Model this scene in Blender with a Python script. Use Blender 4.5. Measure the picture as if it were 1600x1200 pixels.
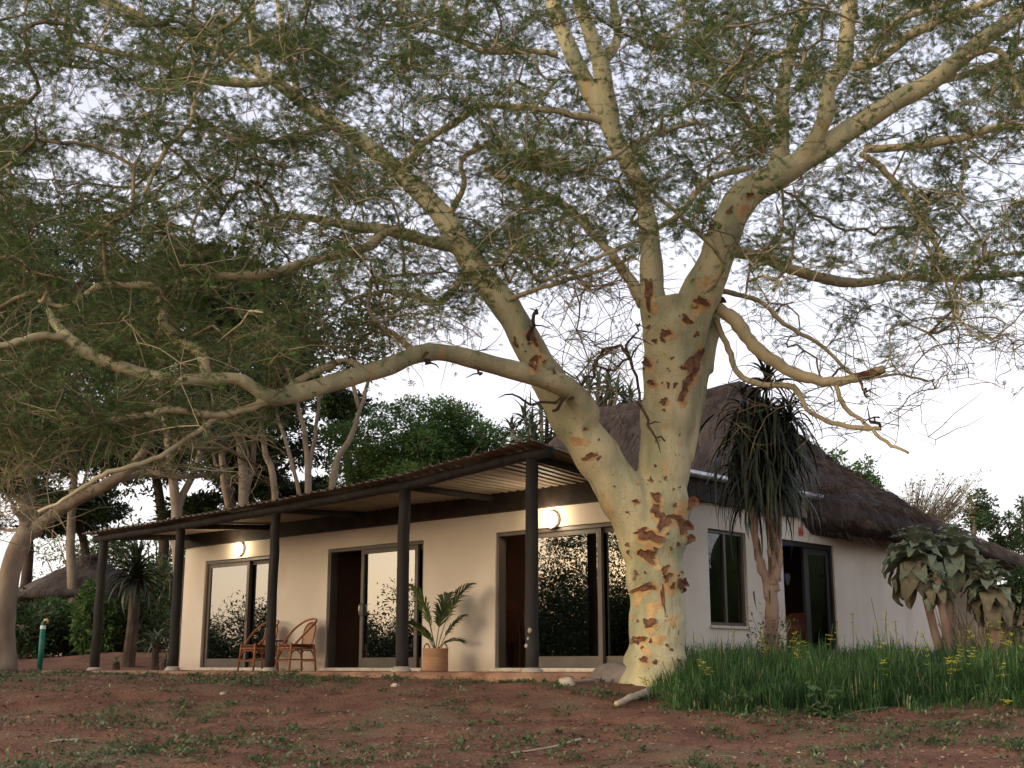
import bpy, bmesh, math, random
import numpy as np
from mathutils import Vector, Matrix, Quaternion
from mathutils.bvhtree import BVHTree

R = math.radians
rnd = random.Random(7)
rng = np.random.default_rng(11)
for o in list(bpy.data.objects):
    bpy.data.objects.remove(o)
scene = bpy.context.scene
COL = scene.collection

# ------------------------------------------------------------------ camera, sky, sun, exposure
F_PX, PITCH, EYE = 1950.0, R(12.74), 0.08
cd = bpy.data.cameras.new('camera')
cam = bpy.data.objects.new('camera', cd)
COL.objects.link(cam)
cam.location = (0, 0, EYE)
cam.rotation_euler = (R(90) + PITCH, 0, 0)
cd.sensor_width = 36
cd.lens = F_PX / 1600 * 36
cd.clip_start, cd.clip_end = 0.1, 2000
scene.camera = cam

SUN_DIR = Vector((-1.0, -0.55, 0.0)).normalized()      # horizontal direction towards the sun
SUN_EL = R(9)
VEIL_LOW, VEIL_HIGH, VEIL_SUN, SKY_SHARE = (2.5, 2.3, 2.4), (1.2, 1.2, 1.5), (3.4, 2.8, 2.25), .28
world = bpy.data.worlds.new('World')
scene.world = world
world.use_nodes = True
wn, wl = world.node_tree.nodes, world.node_tree.links
wn.clear()
sky = wn.new('ShaderNodeTexSky')
sky.sky_type = 'NISHITA'
sky.sun_disc = False
sky.sun_elevation = SUN_EL
sky.sun_rotation = math.atan2(SUN_DIR.x, SUN_DIR.y)
sky.air_density, sky.dust_density, sky.ozone_density = 1.0, 3.0, 1.0
bg = wn.new('ShaderNodeBackground')
bg.inputs['Strength'].default_value = 0.15
wo = wn.new('ShaderNodeOutputWorld')
# thin bright evening veil of cloud over the clear sky, warmer towards the set sun
def wnode(t, **k):
    n = wn.new(t)
    for a, b in k.items(): setattr(n, a, b)
    return n
tcw = wnode('ShaderNodeTexCoord'); sepw = wnode('ShaderNodeSeparateXYZ'); wl.new(tcw.outputs['Generated'], sepw.inputs[0])
dotw = wnode('ShaderNodeVectorMath', operation='DOT_PRODUCT'); dotw.inputs[1].default_value = tuple(SUN_DIR); wl.new(tcw.outputs['Generated'], dotw.inputs[0])
facw = wnode('ShaderNodeMapRange', interpolation_type='SMOOTHSTEP'); facw.inputs[1].default_value = -.2; facw.inputs[2].default_value = 1.0; wl.new(dotw.outputs['Value'], facw.inputs[0])
elw = wnode('ShaderNodeMapRange', interpolation_type='SMOOTHSTEP'); elw.inputs[1].default_value = 0; elw.inputs[2].default_value = .75; wl.new(sepw.outputs['Z'], elw.inputs[0])
mixel = wnode('ShaderNodeMix', data_type='RGBA'); mixel.inputs[6].default_value = (*VEIL_LOW, 1); mixel.inputs[7].default_value = (*VEIL_HIGH, 1); wl.new(elw.outputs[0], mixel.inputs[0])
mixsun = wnode('ShaderNodeMix', data_type='RGBA'); mixsun.inputs[7].default_value = (*VEIL_SUN, 1); wl.new(facw.outputs[0], mixsun.inputs[0]); wl.new(mixel.outputs[2], mixsun.inputs[6])
addw = wnode('ShaderNodeMix', data_type='RGBA', blend_type='ADD'); addw.inputs[0].default_value = SKY_SHARE; wl.new(mixsun.outputs[2], addw.inputs[6]); wl.new(sky.outputs[0], addw.inputs[7])
wl.new(addw.outputs[2], bg.inputs[0])
wl.new(bg.outputs[0], wo.inputs[0])

sd = bpy.data.lights.new('sun', 'SUN')
sd.energy, sd.angle, sd.color = 0.55, R(34), (1.0, 0.86, 0.70)
sun = bpy.data.objects.new('sun', sd)
COL.objects.link(sun)
sv = Vector((SUN_DIR.x * math.cos(SUN_EL), SUN_DIR.y * math.cos(SUN_EL), math.sin(SUN_EL)))
sun.rotation_euler = (-sv).to_track_quat('-Z', 'Y').to_euler()
sun.location = sv * 60

scene.view_settings.view_transform = 'Standard'
scene.view_settings.look = 'None'
scene.view_settings.gamma = 1
scene.view_settings.use_curve_mapping = False
scene.view_settings.exposure = 1.55
scene.render.engine = 'CYCLES'
scene.cycles.max_bounces = 8
scene.cycles.transparent_max_bounces = 24
scene.cycles.caustics_reflective = False
scene.cycles.caustics_refractive = False
scene.cycles.use_denoising = True

# ------------------------------------------------------------------ helpers
CP, SP = math.cos(PITCH), math.sin(PITCH)
def at(px, py, Y):
    """world point on the sight line through a pixel of the photograph, Y metres forward"""
    cx, cy = (px - 800) / F_PX, (600 - py) / F_PX
    k = Y / (CP - cy * SP)
    return Vector((cx * k, Y, EYE + (SP + cy * CP) * k))
def to_px(p):
    x, y, z = p[0], p[1], p[2] - EYE
    f = y * CP + z * SP
    return 800 + F_PX * x / f, 600 - F_PX * (-y * SP + z * CP) / f

GY = [-80, 0, 6, 10, 13, 14, 15, 16, 18, 24, 29, 36, 50, 80, 400]
GZ = [-4.0, -1.45, -1.06, -.75, -.45, -.30, -.17, -.10, -.08, -.05, -.02, .3, .8, 1.4, 4.0]
def gz(x, y):
    return float(np.interp(y, GY, GZ))

def clean(me):
    bm = bmesh.new(); bm.from_mesh(me)
    bmesh.ops.recalc_face_normals(bm, faces=bm.faces)
    bm.to_mesh(me); bm.free()

class MB:
    """collects shapes, then links them as ONE mesh object"""
    def __init__(s): s.v, s.f = [], []
    def add(s, V, Fc):
        k = len(s.v); s.v += [tuple(p) for p in V]
        s.f += [tuple(i + k for i in q) for q in Fc]
    def hexa(s, P):      # 8 points, bottom ring then top ring
        s.add(P, [(3, 2, 1, 0), (4, 5, 6, 7), (0, 1, 5, 4), (1, 2, 6, 5), (2, 3, 7, 6), (3, 0, 4, 7)])
    def box(s, x0, x1, y0, y1, z0, z1):
        s.hexa([(x0, y0, z0), (x1, y0, z0), (x1, y1, z0), (x0, y1, z0), (x0, y0, z1), (x1, y0, z1), (x1, y1, z1), (x0, y1, z1)])
    def tube(s, P, rad, n=8, cap=True, wob=0, rr=None):
        P = [Vector(p) for p in P]
        if not hasattr(rad, '__len__'): rad = [rad] * len(P)
        up = Vector((0, 0, 1)); ring = []
        prev = None
        for i, p in enumerate(P):
            d = (P[min(i + 1, len(P) - 1)] - P[max(i - 1, 0)])
            if d.length < 1e-9: d = Vector((0, 0, 1))
            d.normalize()
            a = prev if prev is not None else (up if abs(d.z) < .9 else Vector((1, 0, 0)))
            a = (a - d * a.dot(d))
            if a.length < 1e-6: a = d.orthogonal()
            a.normalize(); b = d.cross(a); prev = a
            r = rad[i]
            ring.append([p + (a * math.cos(2 * math.pi * k / n) + b * math.sin(2 * math.pi * k / n)) * r * (1 + (rr.uniform(-wob, wob) if wob else 0)) for k in range(n)])
        V = [q for rg in ring for q in rg]; Fc = []
        for i in range(len(P) - 1):
            for k in range(n):
                k2 = (k + 1) % n
                Fc.append((i * n + k, i * n + k2, (i + 1) * n + k2, (i + 1) * n + k))
        if cap:
            Fc.append(tuple(range(n - 1, -1, -1))); m = (len(P) - 1) * n
            Fc.append(tuple(m + k for k in range(n)))
        s.add(V, Fc)
    def lathe(s, prof, c=(0, 0, 0), n=20):
        V, Fc = [], []
        for r, z in prof:
            for k in range(n):
                a = 2 * math.pi * k / n
                V.append((c[0] + r * math.cos(a), c[1] + r * math.sin(a), c[2] + z))
        for i in range(len(prof) - 1):
            for k in range(n):
                Fc.append((i * n + k, i * n + (k + 1) % n, (i + 1) * n + (k + 1) % n, (i + 1) * n + k))
        s.add(V, Fc)
    def build(s, name, mat, parent=None, smooth=False, bevel=0):
        off = wloc(parent)
        me = bpy.data.meshes.new(name)
        me.from_pydata([(a - off[0], b - off[1], c - off[2]) for a, b, c in s.v], [], s.f)
        clean(me)
        if smooth: me.polygons.foreach_set('use_smooth', [True] * len(me.polygons))
        o = bpy.data.objects.new(name, me); COL.objects.link(o)
        me.materials.append(mat)
        if parent: o.parent = parent
        if bevel:
            b = o.modifiers.new('bevel', 'BEVEL'); b.width = bevel; b.segments = 2; b.limit_method = 'ANGLE'
        return o

def wloc(o):
    v = Vector((0, 0, 0))
    while o: v = v + o.location; o = o.parent
    return v
def np_obj(name, V, Fa, mat, parent=None, smooth=False):
    V = np.asarray(V, dtype=np.float32).reshape(-1, 3) - np.array(wloc(parent), dtype=np.float32)
    Fa = np.asarray(Fa, dtype=np.int32); m, k = Fa.shape
    me = bpy.data.meshes.new(name)
    me.vertices.add(len(V)); me.vertices.foreach_set('co', V.ravel())
    me.loops.add(m * k); me.loops.foreach_set('vertex_index', Fa.ravel())
    me.polygons.add(m); me.polygons.foreach_set('loop_start', np.arange(0, m * k, k, dtype=np.int32))
    if smooth: me.polygons.foreach_set('use_smooth', np.ones(m, dtype=bool))
    me.update(calc_edges=True)
    me.materials.append(mat)
    o = bpy.data.objects.new(name, me); COL.objects.link(o)
    if parent: o.parent = parent
    return o
def thing(name, label, cat, loc=(0, 0, 0), group=None, rz=0):
    o = bpy.data.objects.new(name, None); COL.objects.link(o)
    o.location = loc; o.rotation_euler = (0, 0, rz); o.empty_display_size = .2
    return tag(o, label, cat, group)
def tag(o, label=None, cat=None, group=None, kind=None):
    if label: o['label'] = label
    if cat: o['category'] = cat
    if group: o['group'] = group
    if kind: o['kind'] = kind
    return o
def copy_tree(o, parent=None):
    c = o.copy(); COL.objects.link(c); c.parent = parent
    for ch in list(o.children): copy_tree(ch, c)
    return c
def inst(name, me, mat4, parent):
    o = bpy.data.objects.new(name, me); COL.objects.link(o)
    o.parent = parent; o.matrix_local = Matrix.Translation(-wloc(parent)) @ mat4
    return o

# ------------------------------------------------------------------ materials
def mat(name, c1, c2=None, scale=4, rough=.8, bump=0, bscale=None, stretch=(1, 1, 1), detail=6, lo=.35, hi=.65, spec=.3, metal=0, c3=None, s3=1, lo3=.5, hi3=.6, translucent=0, bdist=.02, island=0):
    m = bpy.data.materials.new(name); m.use_nodes = True
    nt = m.node_tree; N, L = nt.nodes, nt.links
    p = N['Principled BSDF']
    p.inputs['Roughness'].default_value = rough
    p.inputs['Specular IOR Level'].default_value = spec
    p.inputs['Metallic'].default_value = metal
    tc = N.new('ShaderNodeTexCoord'); mp = N.new('ShaderNodeMapping')
    mp.inputs['Scale'].default_value = stretch
    L.new(tc.outputs['Object'], mp.inputs[0])
    col = None
    if c2 is None:
        p.inputs['Base Color'].default_value = (*c1, 1)
        rgb = N.new('ShaderNodeRGB'); rgb.outputs[0].default_value = (*c1, 1); col = rgb.outputs[0]
    else:
        nz = N.new('ShaderNodeTexNoise'); nz.inputs['Scale'].default_value = scale; nz.inputs['Detail'].default_value = detail
        L.new(mp.outputs[0], nz.inputs['Vector'])
        cr = N.new('ShaderNodeValToRGB')
        cr.color_ramp.elements[0].position = lo; cr.color_ramp.elements[0].color = (*c1, 1)
        cr.color_ramp.elements[1].position = hi; cr.color_ramp.elements[1].color = (*c2, 1)
        L.new(nz.outputs['Fac'], cr.inputs[0]); col = cr.outputs[0]
    if c3 is not None:
        n3 = N.new('ShaderNodeTexNoise'); n3.inputs['Scale'].default_value = s3; n3.inputs['Detail'].default_value = 5
        L.new(mp.outputs[0], n3.inputs['Vector'])
        r3 = N.new('ShaderNodeValToRGB'); r3.color_ramp.elements[0].position = lo3; r3.color_ramp.elements[1].position = hi3
        L.new(n3.outputs['Fac'], r3.inputs[0])
        mx = N.new('ShaderNodeMix'); mx.data_type = 'RGBA'; mx.inputs[7].default_value = (*c3, 1)
        L.new(r3.outputs[0], mx.inputs[0]); L.new(col, mx.inputs[6]); col = mx.outputs[2]
    if island:
        ge = N.new('ShaderNodeNewGeometry'); hs = N.new('ShaderNodeHueSaturation')
        mr = N.new('ShaderNodeMapRange'); mr.inputs[3].default_value = 1 - island; mr.inputs[4].default_value = 1 + island
        L.new(ge.outputs['Random Per Island'], mr.inputs[0]); L.new(mr.outputs[0], hs.inputs['Value'])
        L.new(col, hs.inputs['Color']); col = hs.outputs[0]
    L.new(col, p.inputs['Base Color'])
    if bump:
        nb = N.new('ShaderNodeTexNoise'); nb.inputs['Scale'].default_value = bscale or scale * 3; nb.inputs['Detail'].default_value = 8
        L.new(mp.outputs[0], nb.inputs['Vector'])
        bp = N.new('ShaderNodeBump'); bp.inputs['Strength'].default_value = bump; bp.inputs['Distance'].default_value = bdist
        L.new(nb.outputs['Fac'], bp.inputs['Height']); L.new(bp.outputs[0], p.inputs['Normal'])
    if translucent:
        tr = N.new('ShaderNodeBsdfTranslucent'); L.new(col, tr.inputs[0])
        ms = N.new('ShaderNodeMixShader'); ms.inputs[0].default_value = translucent
        L.new(p.outputs[0], ms.inputs[1]); L.new(tr.outputs[0], ms.inputs[2])
        L.new(ms.outputs[0], N['Material Output'].inputs[0])
    return m
def emit(name, c, s):
    m = bpy.data.materials.new(name); m.use_nodes = True
    N, L = m.node_tree.nodes, m.node_tree.links; N.clear()
    e = N.new('ShaderNodeEmission'); e.inputs[0].default_value = (*c, 1); e.inputs[1].default_value = s
    o = N.new('ShaderNodeOutputMaterial'); L.new(e.outputs[0], o.inputs[0]); return m
def glass(name, ior=2.4, tint=(.62, .6, .56)):
    m = bpy.data.materials.new(name); m.use_nodes = True
    N, L = m.node_tree.nodes, m.node_tree.links; N.clear()
    t = N.new('ShaderNodeBsdfTransparent'); t.inputs[0].default_value = (*tint, 1)
    g = N.new('ShaderNodeBsdfGlossy'); g.inputs['Roughness'].default_value = .004; g.inputs[0].default_value = (1, 1, 1, 1)
    fr = N.new('ShaderNodeFresnel'); fr.inputs[0].default_value = ior
    tc = N.new('ShaderNodeTexCoord'); nz = N.new('ShaderNodeTexNoise'); nz.inputs['Scale'].default_value = .9; nz.inputs['Detail'].default_value = 1
    bp = N.new('ShaderNodeBump'); bp.inputs['Strength'].default_value = .08; bp.inputs['Distance'].default_value = .05
    L.new(tc.outputs['Object'], nz.inputs['Vector']); L.new(nz.outputs['Fac'], bp.inputs['Height']); L.new(bp.outputs[0], g.inputs['Normal'])
    x = N.new('ShaderNodeMixShader'); o = N.new('ShaderNodeOutputMaterial')
    L.new(fr.outputs[0], x.inputs[0]); L.new(t.outputs[0], x.inputs[1]); L.new(g.outputs[0], x.inputs[2]); L.new(x.outputs[0], o.inputs[0])
    return m

M = {}
M['plaster'] = mat('plaster', (.62, .56, .475), (.69, .63, .55), 1.3, .9, .35, 38, bdist=.006, c3=(.55, .48, .40), s3=.6, lo3=.55, hi3=.85)
M['plinth'] = mat('plinth', (.52, .47, .40), (.62, .58, .52), 6, .85, .3, 40, c3=(.4, .27, .18), s3=5, lo3=.55, hi3=.75)
M['black_wood'] = mat('black_stained_wood', (.013, .012, .012), (.032, .028, .027), 8, .75, .5, 20, stretch=(1, 1, .12), lo=.3, hi=.7, c3=(.06, .053, .05), s3=6, lo3=.6, hi3=.8)
M['dark_board'] = mat('dark_board', (.020, .015, .012), (.042, .030, .023), 4, .7, .3, 30)
M['slat_board'] = mat('weathered_slat', (.14, .10, .07), (.22, .17, .12), 6, .85, .4, 30, stretch=(1, 1, .2))
M['bronze'] = mat('bronze_aluminium', (.075, .063, .053), (.10, .085, .072), 3, .42, spec=.5)
M['sheet'] = mat('corrugated_sheet', (.17, .135, .10), (.225, .18, .135), 2, .6, .1, 30, spec=.35, metal=.0, c3=(.16, .10, .06), s3=1.3, lo3=.55, hi3=.75)
M['gutter'] = mat('gutter_metal', (.5, .5, .52), (.65, .65, .68), 5, .35, metal=.6)
M['thatch'] = mat('thatch', (.026, .021, .021), (.092, .073, .070), 5, .95, 1.0, 14, stretch=(1, 1, .35), lo=.3, hi=.75, c3=(.145, .12, .115), s3=1.1, lo3=.52, hi3=.8, bdist=.06)
M['straw'] = mat('straw', (.07, .052, .045), (.16, .118, .09), 3, .95, island=.45)
M['patio'] = mat('patio_screed', (.27, .155, .10), (.36, .225, .15), 1.5, .8, .3, 25, c3=(.19, .095, .06), s3=3.2, lo3=.46, hi3=.66)
M['soil'] = mat('red_soil', (.122, .054, .035), (.212, .104, .068), 2.6, .95, 1.0, 30, c3=(.15, .125, .07), s3=1.0, lo3=.52, hi3=.75, bdist=.04, detail=10)
M['bark'] = mat('fever_tree_bark', (.27, .28, .17), (.52, .465, .285), 2.3, .78, .7, 26, stretch=(1, 1, .4), lo=.36, hi=.58, c3=(.50, .33, .16), s3=3.2, lo3=.64, hi3=.70, bdist=.022, detail=9)
def specks(m, scale, lo, hi, col, stretch=(1, 1, 1)):
    N, L = m.node_tree.nodes, m.node_tree.links; p = N['Principled BSDF']
    src = p.inputs['Base Color'].links[0].from_socket
    tc = N.new('ShaderNodeTexCoord'); mp = N.new('ShaderNodeMapping'); mp.inputs['Scale'].default_value = stretch; L.new(tc.outputs['Object'], mp.inputs[0])
    nz = N.new('ShaderNodeTexNoise'); nz.inputs['Scale'].default_value = scale; nz.inputs['Detail'].default_value = 3; L.new(mp.outputs[0], nz.inputs['Vector'])
    r = N.new('ShaderNodeMapRange'); r.inputs[1].default_value = lo; r.inputs[2].default_value = hi; L.new(nz.outputs['Fac'], r.inputs[0])
    x = N.new('ShaderNodeMix'); x.data_type = 'RGBA'; x.inputs[7].default_value = (*col, 1); L.new(r.outputs[0], x.inputs[0]); L.new(src, x.inputs[6]); L.new(x.outputs[2], p.inputs['Base Color'])
specks(M['bark'], 17, .66, .74, (.13, .10, .06)); specks(M['bark'], 6, .60, .70, (.36, .36, .22), (1, 1, .25)); specks(M['bark'], 48, .64, .72, (.20, .16, .09), (.6, .6, 2))
def splash(m, top, col):      # red mud thrown up on the foot of the walls
    N, L = m.node_tree.nodes, m.node_tree.links; p = N['Principled BSDF']; src = p.inputs['Base Color'].links[0].from_socket
    tc = N.new('ShaderNodeTexCoord'); sp = N.new('ShaderNodeSeparateXYZ'); L.new(tc.outputs['Object'], sp.inputs[0])
    r = N.new('ShaderNodeMapRange'); r.inputs[1].default_value = 0; r.inputs[2].default_value = top; r.inputs[3].default_value = .75; r.inputs[4].default_value = 0; L.new(sp.outputs['Z'], r.inputs[0])
    nz = N.new('ShaderNodeTexNoise'); nz.inputs['Scale'].default_value = 3.5; nz.inputs['Detail'].default_value = 9; L.new(tc.outputs['Object'], nz.inputs['Vector'])
    mu = N.new('ShaderNodeMath'); mu.operation = 'MULTIPLY'; L.new(r.outputs[0], mu.inputs[0]); L.new(nz.outputs['Fac'], mu.inputs[1])
    x = N.new('ShaderNodeMix'); x.data_type = 'RGBA'; x.inputs[7].default_value = (*col, 1); L.new(mu.outputs[0], x.inputs[0]); L.new(src, x.inputs[6]); L.new(x.outputs[2], p.inputs['Base Color'])
splash(M['plaster'], .3, (.30, .17, .11)); specks(M['plaster'], 1.1, .56, .80, (.52, .46, .38), (1.2, 1.2, .18))
M['branch'] = mat('branch_bark', (.34, .29, .175), (.54, .46, .29), 3, .8, .3, 20)
M['twig'] = mat('twig_bark', (.12, .09, .055), (.42, .36, .23), .9, .85)
M['deadwood'] = mat('dead_twig', (.05, .032, .025), (.10, .065, .05), 6, .9)
M['flake'] = mat('bark_flake', (.10, .045, .026), (.22, .115, .068), 14, .85, .4, 40)
M['bare'] = mat('bare_bark', (.46, .26, .105), (.56, .40, .20), 9, .75, .3, 30)
M['leaf'] = mat('acacia_leaf', (.066, .12, .036), (.125, .195, .062), .9, .65, translucent=.45, island=.4)
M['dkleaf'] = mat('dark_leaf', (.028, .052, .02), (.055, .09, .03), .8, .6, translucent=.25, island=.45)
M['midleaf'] = mat('mid_leaf', (.04, .08, .03), (.08, .13, .05), .8, .6, translucent=.3, island=.4)
M['brleaf'] = mat('bright_leaf', (.07, .145, .04), (.13, .22, .062), .7, .6, translucent=.35, island=.4)
M['bgbark'] = mat('grey_bark', (.15, .115, .085), (.27, .22, .17), 3, .9, .4, 14, stretch=(1, 1, .4))
M['dkbark'] = mat('dark_bark', (.06, .042, .032), (.11, .078, .06), 3, .9, .4, 14)
M['grass'] = mat('grass_blade', (.034, .09, .028), (.074, .156, .046), .7, .55, translucent=.25, island=.4)
M['straw_grass'] = mat('straw_grass', (.20, .17, .09), (.30, .26, .14), 3, .8, translucent=.2, island=.4)
M['weed'] = mat('weed_leaf', (.05, .095, .035), (.10, .16, .07), 3, .6, translucent=.3, island=.4)
M['paleweed'] = mat('pale_weed', (.14, .17, .10), (.20, .21, .13), 3, .7, translucent=.2, island=.4)
M['yellow'] = mat('yellow_petal', (.72, .66, .03), (.8, .72, .10), 8, .5, translucent=.4)
M['aloe'] = mat('aloe_leaf', (.014, .023, .012), (.034, .047, .024), 2.5, .5, spec=.4)
M['aloe_dry'] = mat('aloe_dead_leaf', (.045, .032, .024), (.095, .066, .046), 4, .9)
M['aloe_trunk'] = mat('aloe_trunk', (.20, .13, .10), (.34, .25, .19), 5, .9, .7, 22, stretch=(1, 1, .4))
M['greyaloe'] = mat('grey_green_aloe', (.09, .13, .085), (.15, .19, .13), 3, .55)
M['velvet'] = mat('velvet_leaf', (.17, .22, .15), (.27, .31, .22), 6, .8, .3, 30, island=.2, translucent=.12)
M['velvet_old'] = mat('velvet_old_leaf', (.15, .14, .09), (.22, .19, .125), 5, .85, .3, 30, island=.2)
M['drystem'] = mat('dry_stem', (.20, .16, .10), (.32, .26, .17), 6, .9, island=.4)
M['palm'] = mat('palm_leaf', (.06, .11, .032), (.125, .175, .06), 4, .45, translucent=.3, island=.35)
M['palmstem'] = mat('palm_stem', (.12, .14, .06), (.17, .18, .08), 4, .6)
M['basket'] = mat('woven_basket', (.33, .18, .105), (.44, .27, .165), 14, .8, .8, 40, stretch=(.3, .3, 2.5), bdist=.012)
M['rattan'] = mat('rattan', (.26, .095, .04), (.38, .16, .07), 9, .55, .3, 30)
M['weave'] = mat('rattan_weave', (.34, .20, .12), (.46, .30, .20), 60, .8, .5, 90)
M['seat'] = mat('brown_seat', (.075, .022, .014), (.11, .036, .02), 12, .5)
M['darkwood'] = mat('dark_wood', (.05, .018, .010), (.09, .032, .016), 4, .5, stretch=(1, 1, .2))
M['cupboard'] = mat('cupboard_wood', (.12, .036, .018), (.17, .055, .026), 3, .45, stretch=(1, 1, .2))
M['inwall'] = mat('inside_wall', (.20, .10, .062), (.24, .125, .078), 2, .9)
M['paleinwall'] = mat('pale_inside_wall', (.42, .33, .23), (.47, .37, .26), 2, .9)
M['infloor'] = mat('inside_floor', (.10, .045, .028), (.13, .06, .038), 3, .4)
M['black'] = mat('black_plastic', (.012, .012, .013), (.02, .02, .022), 3, .4)
M['white'] = mat('white_paint', (.75, .74, .71), (.8, .79, .77), 5, .5)
M['steel'] = mat('brushed_steel', (.5, .48, .45), (.6, .58, .55), 5, .35, metal=.8)
M['brass'] = mat('tap_brass', (.42, .28, .16), (.5, .36, .2), 5, .4, metal=.6)
M['greenpipe'] = mat('green_pipe', (.012, .13, .10), (.02, .17, .13), 5, .5)
M['rock'] = mat('grey_rock', (.13, .11, .10), (.24, .20, .18), 3, .9, .8, 12)
M['palestone'] = mat('pale_stone', (.36, .31, .23), (.50, .44, .34), 5, .9, .6, 20)
M['log'] = mat('bleached_wood', (.34, .28, .20), (.48, .41, .30), 5, .85, .5, 30)
M['litter'] = mat('dry_litter', (.16, .09, .055), (.34, .24, .16), 2, .9, island=.5)
M['pebble'] = mat('pebble', (.10, .058, .042), (.2, .13, .1), 2, .9, island=.4)
M['red'] = mat('red_enamel', (.55, .05, .03), (.6, .08, .05), 5, .5)
M['concrete'] = mat('concrete', (.36, .32, .28), (.46, .42, .37), 8, .9, .6, 30)
M['glass'] = glass('window_glass', 3.2)
M['glass_dark'] = glass('plain_glass', 1.6, (.8, .78, .74))
M['lampglass'] = emit('lamp_glass', (1.0, .86, .62), 3.2)
M['downlight'] = emit('downlight_glow', (1.0, .88, .72), 14)
M['bluesign'] = emit('blue_sign_glow', (.03, .05, .6), .9)
M['whitesign'] = emit('white_sign_glow', (.75, .85, 1.0), .9)
M['screen'] = emit('lit_daylight_panel', (.95, 1.0, .85), 1.0)
M['screengreen'] = emit('lit_green_panel', (.35, .45, .12), .55)

# ------------------------------------------------------------------ ground
def make_ground():
    ys = np.concatenate([np.arange(-60, 8, 4), np.arange(8, 20, .12), np.arange(20, 32, .4), np.arange(32, 80, 3), np.arange(80, 420, 20)])
    xs = np.concatenate([np.arange(-300, -40, 20), np.arange(-40, -9, 1.5), np.arange(-9, 9, .14), np.arange(9, 40, 1.5), np.arange(40, 301, 20)])
    X, Y = np.meshgrid(xs, ys)
    Z = np.interp(Y, GY, GZ)
    ph = rng.uniform(0, 6.28, 40); fx = rng.normal(0, 1, 40); fy = rng.normal(0, 1, 40)
    for k in range(40):
        s = 1.2 * 1.09 ** k
        if s > 22: break
        Z = Z + np.sin((X * fx[k] + Y * fy[k]) * s + ph[k]) * (.009 / (s ** .6)) * np.where((Y > 7) & (Y < 40), 1, .4)
    # soil mound in the far left, behind the patio
    Z = Z + .35 * np.exp(-(((X + 9.6) / 2.6) ** 2 + ((Y - 33) / 2.2) ** 2))
    V = np.stack([X, Y, Z], -1).reshape(-1, 3)
    h, w = X.shape
    i = np.arange(h * w).reshape(h, w)
    Fa = np.stack([i[:-1, :-1], i[:-1, 1:], i[1:, 1:], i[1:, :-1]], -1).reshape(-1, 4)
    g = np_obj('ground', V, Fa, M['soil'], smooth=True)
    tag(g, kind='structure')
    return g
ground = make_ground()
bpy.context.view_layer.update()
gbvh = BVHTree.FromObject(ground, bpy.context.evaluated_depsgraph_get())
def gnd(x, y):
    h = gbvh.ray_cast(Vector((x, y, 30)), Vector((0, 0, -1)))
    return h[0].z if h[0] else gz(x, y)

# ------------------------------------------------------------------ house frame: u runs left along the facade, v runs back along the right wall
K0 = Vector((1.913, 17.39, 0))
A47 = R(47)
DL = Vector((-math.sin(A47), math.cos(A47), 0)); DR = Vector((math.cos(A47), math.sin(A47), 0))
def H(u, v, z=0): return K0 + DL * u + DR * v + Vector((0, 0, z))
def u_of(px, v=0):     # facade position seen at a pixel column (at eye level)
    a = (px - 800) * CP / F_PX; b = K0 + DR * v
    return (b.x - a * b.y) / (a * DL.y - DL.x)
def v_of(px, u=0):
    a = (px - 800) * CP / F_PX; b = K0 + DL * u
    return (b.x - a * b.y) / (a * DR.y - DR.x)
def hb(mb, u0, u1, v0, v1, z0, z1):
    mb.hexa([H(u0, v0, z0), H(u1, v0, z0), H(u1, v1, z0), H(u0, v1, z0), H(u0, v0, z1), H(u1, v0, z1), H(u1, v1, z1), H(u0, v1, z1)])

house = thing('house', 'cream plastered house with thatched roof, iron veranda and sliding glass doors', 'house', H(5.8, 4))
UL, WT, WH = 11.62, .22, 2.62
D1 = (u_of(428), u_of(312)); D2 = (u_of(659), u_of(507)); D3 = (u_of(1003), u_of(773))
DH = 2.1
def facade():
    edges = [0, *D3, *D2, *D1, UL]
    m = MB()
    for i in range(0, len(edges), 2):
        hb(m, edges[i], edges[i + 1], 0, WT, 0, WH)
    for d in (D1, D2, D3): hb(m, d[0], d[1], 0, WT, DH, WH)
    return m
facade().build('front_wall', M['plaster'], house)
# right-hand wall: window and doorway
WIN = (v_of(1113), v_of(1173)); DRV = (v_of(1231), v_of(1312)); VE = 9.1
def sidewall():
    m = MB()
    e = [WT, *WIN, *DRV, VE]
    hb(m, 0, WT, e[0], e[1], 0, WH); hb(m, 0, WT, e[2], e[3], 0, WH); hb(m, 0, WT, e[4], e[5], 0, 2.32)
    hb(m, 0, WT, *WIN, 0, .66); hb(m, 0, WT, *WIN, 2.07, WH); hb(m, 0, WT, *DRV, 2.06, WH)
    return m
sidewall().build('side_wall', M['plaster'], house)
m = MB(); hb(m, UL - WT, UL, WT, 7.4, 0, WH); hb(m, UL - WT, UL, 7.4, 12.4, 0, 2.02); m.build('end_wall', M['plaster'], house)
m = MB(); hb(m, WT, UL - WT, 12.2, 12.4, 0, 2.02); hb(m, 1.6, 1.8, 9.3, 12.2, 0, 2.02); hb(m, WT, 1.8, VE - .2, VE, 0, 2.3); m.build('back_wall', M['plaster'], house)
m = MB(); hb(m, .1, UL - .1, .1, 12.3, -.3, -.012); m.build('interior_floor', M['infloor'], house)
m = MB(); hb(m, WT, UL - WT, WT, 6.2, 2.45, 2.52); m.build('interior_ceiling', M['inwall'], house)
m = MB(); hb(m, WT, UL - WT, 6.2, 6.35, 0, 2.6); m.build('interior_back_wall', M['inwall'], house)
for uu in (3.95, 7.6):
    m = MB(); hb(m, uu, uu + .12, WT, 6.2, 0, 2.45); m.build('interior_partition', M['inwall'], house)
m = MB(); hb(m, .9, 3.9, DRV[1] - .35, DRV[1] - .22, 0, 2.45); m.build('interior_partition', M['paleinwall'], house)
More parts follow.
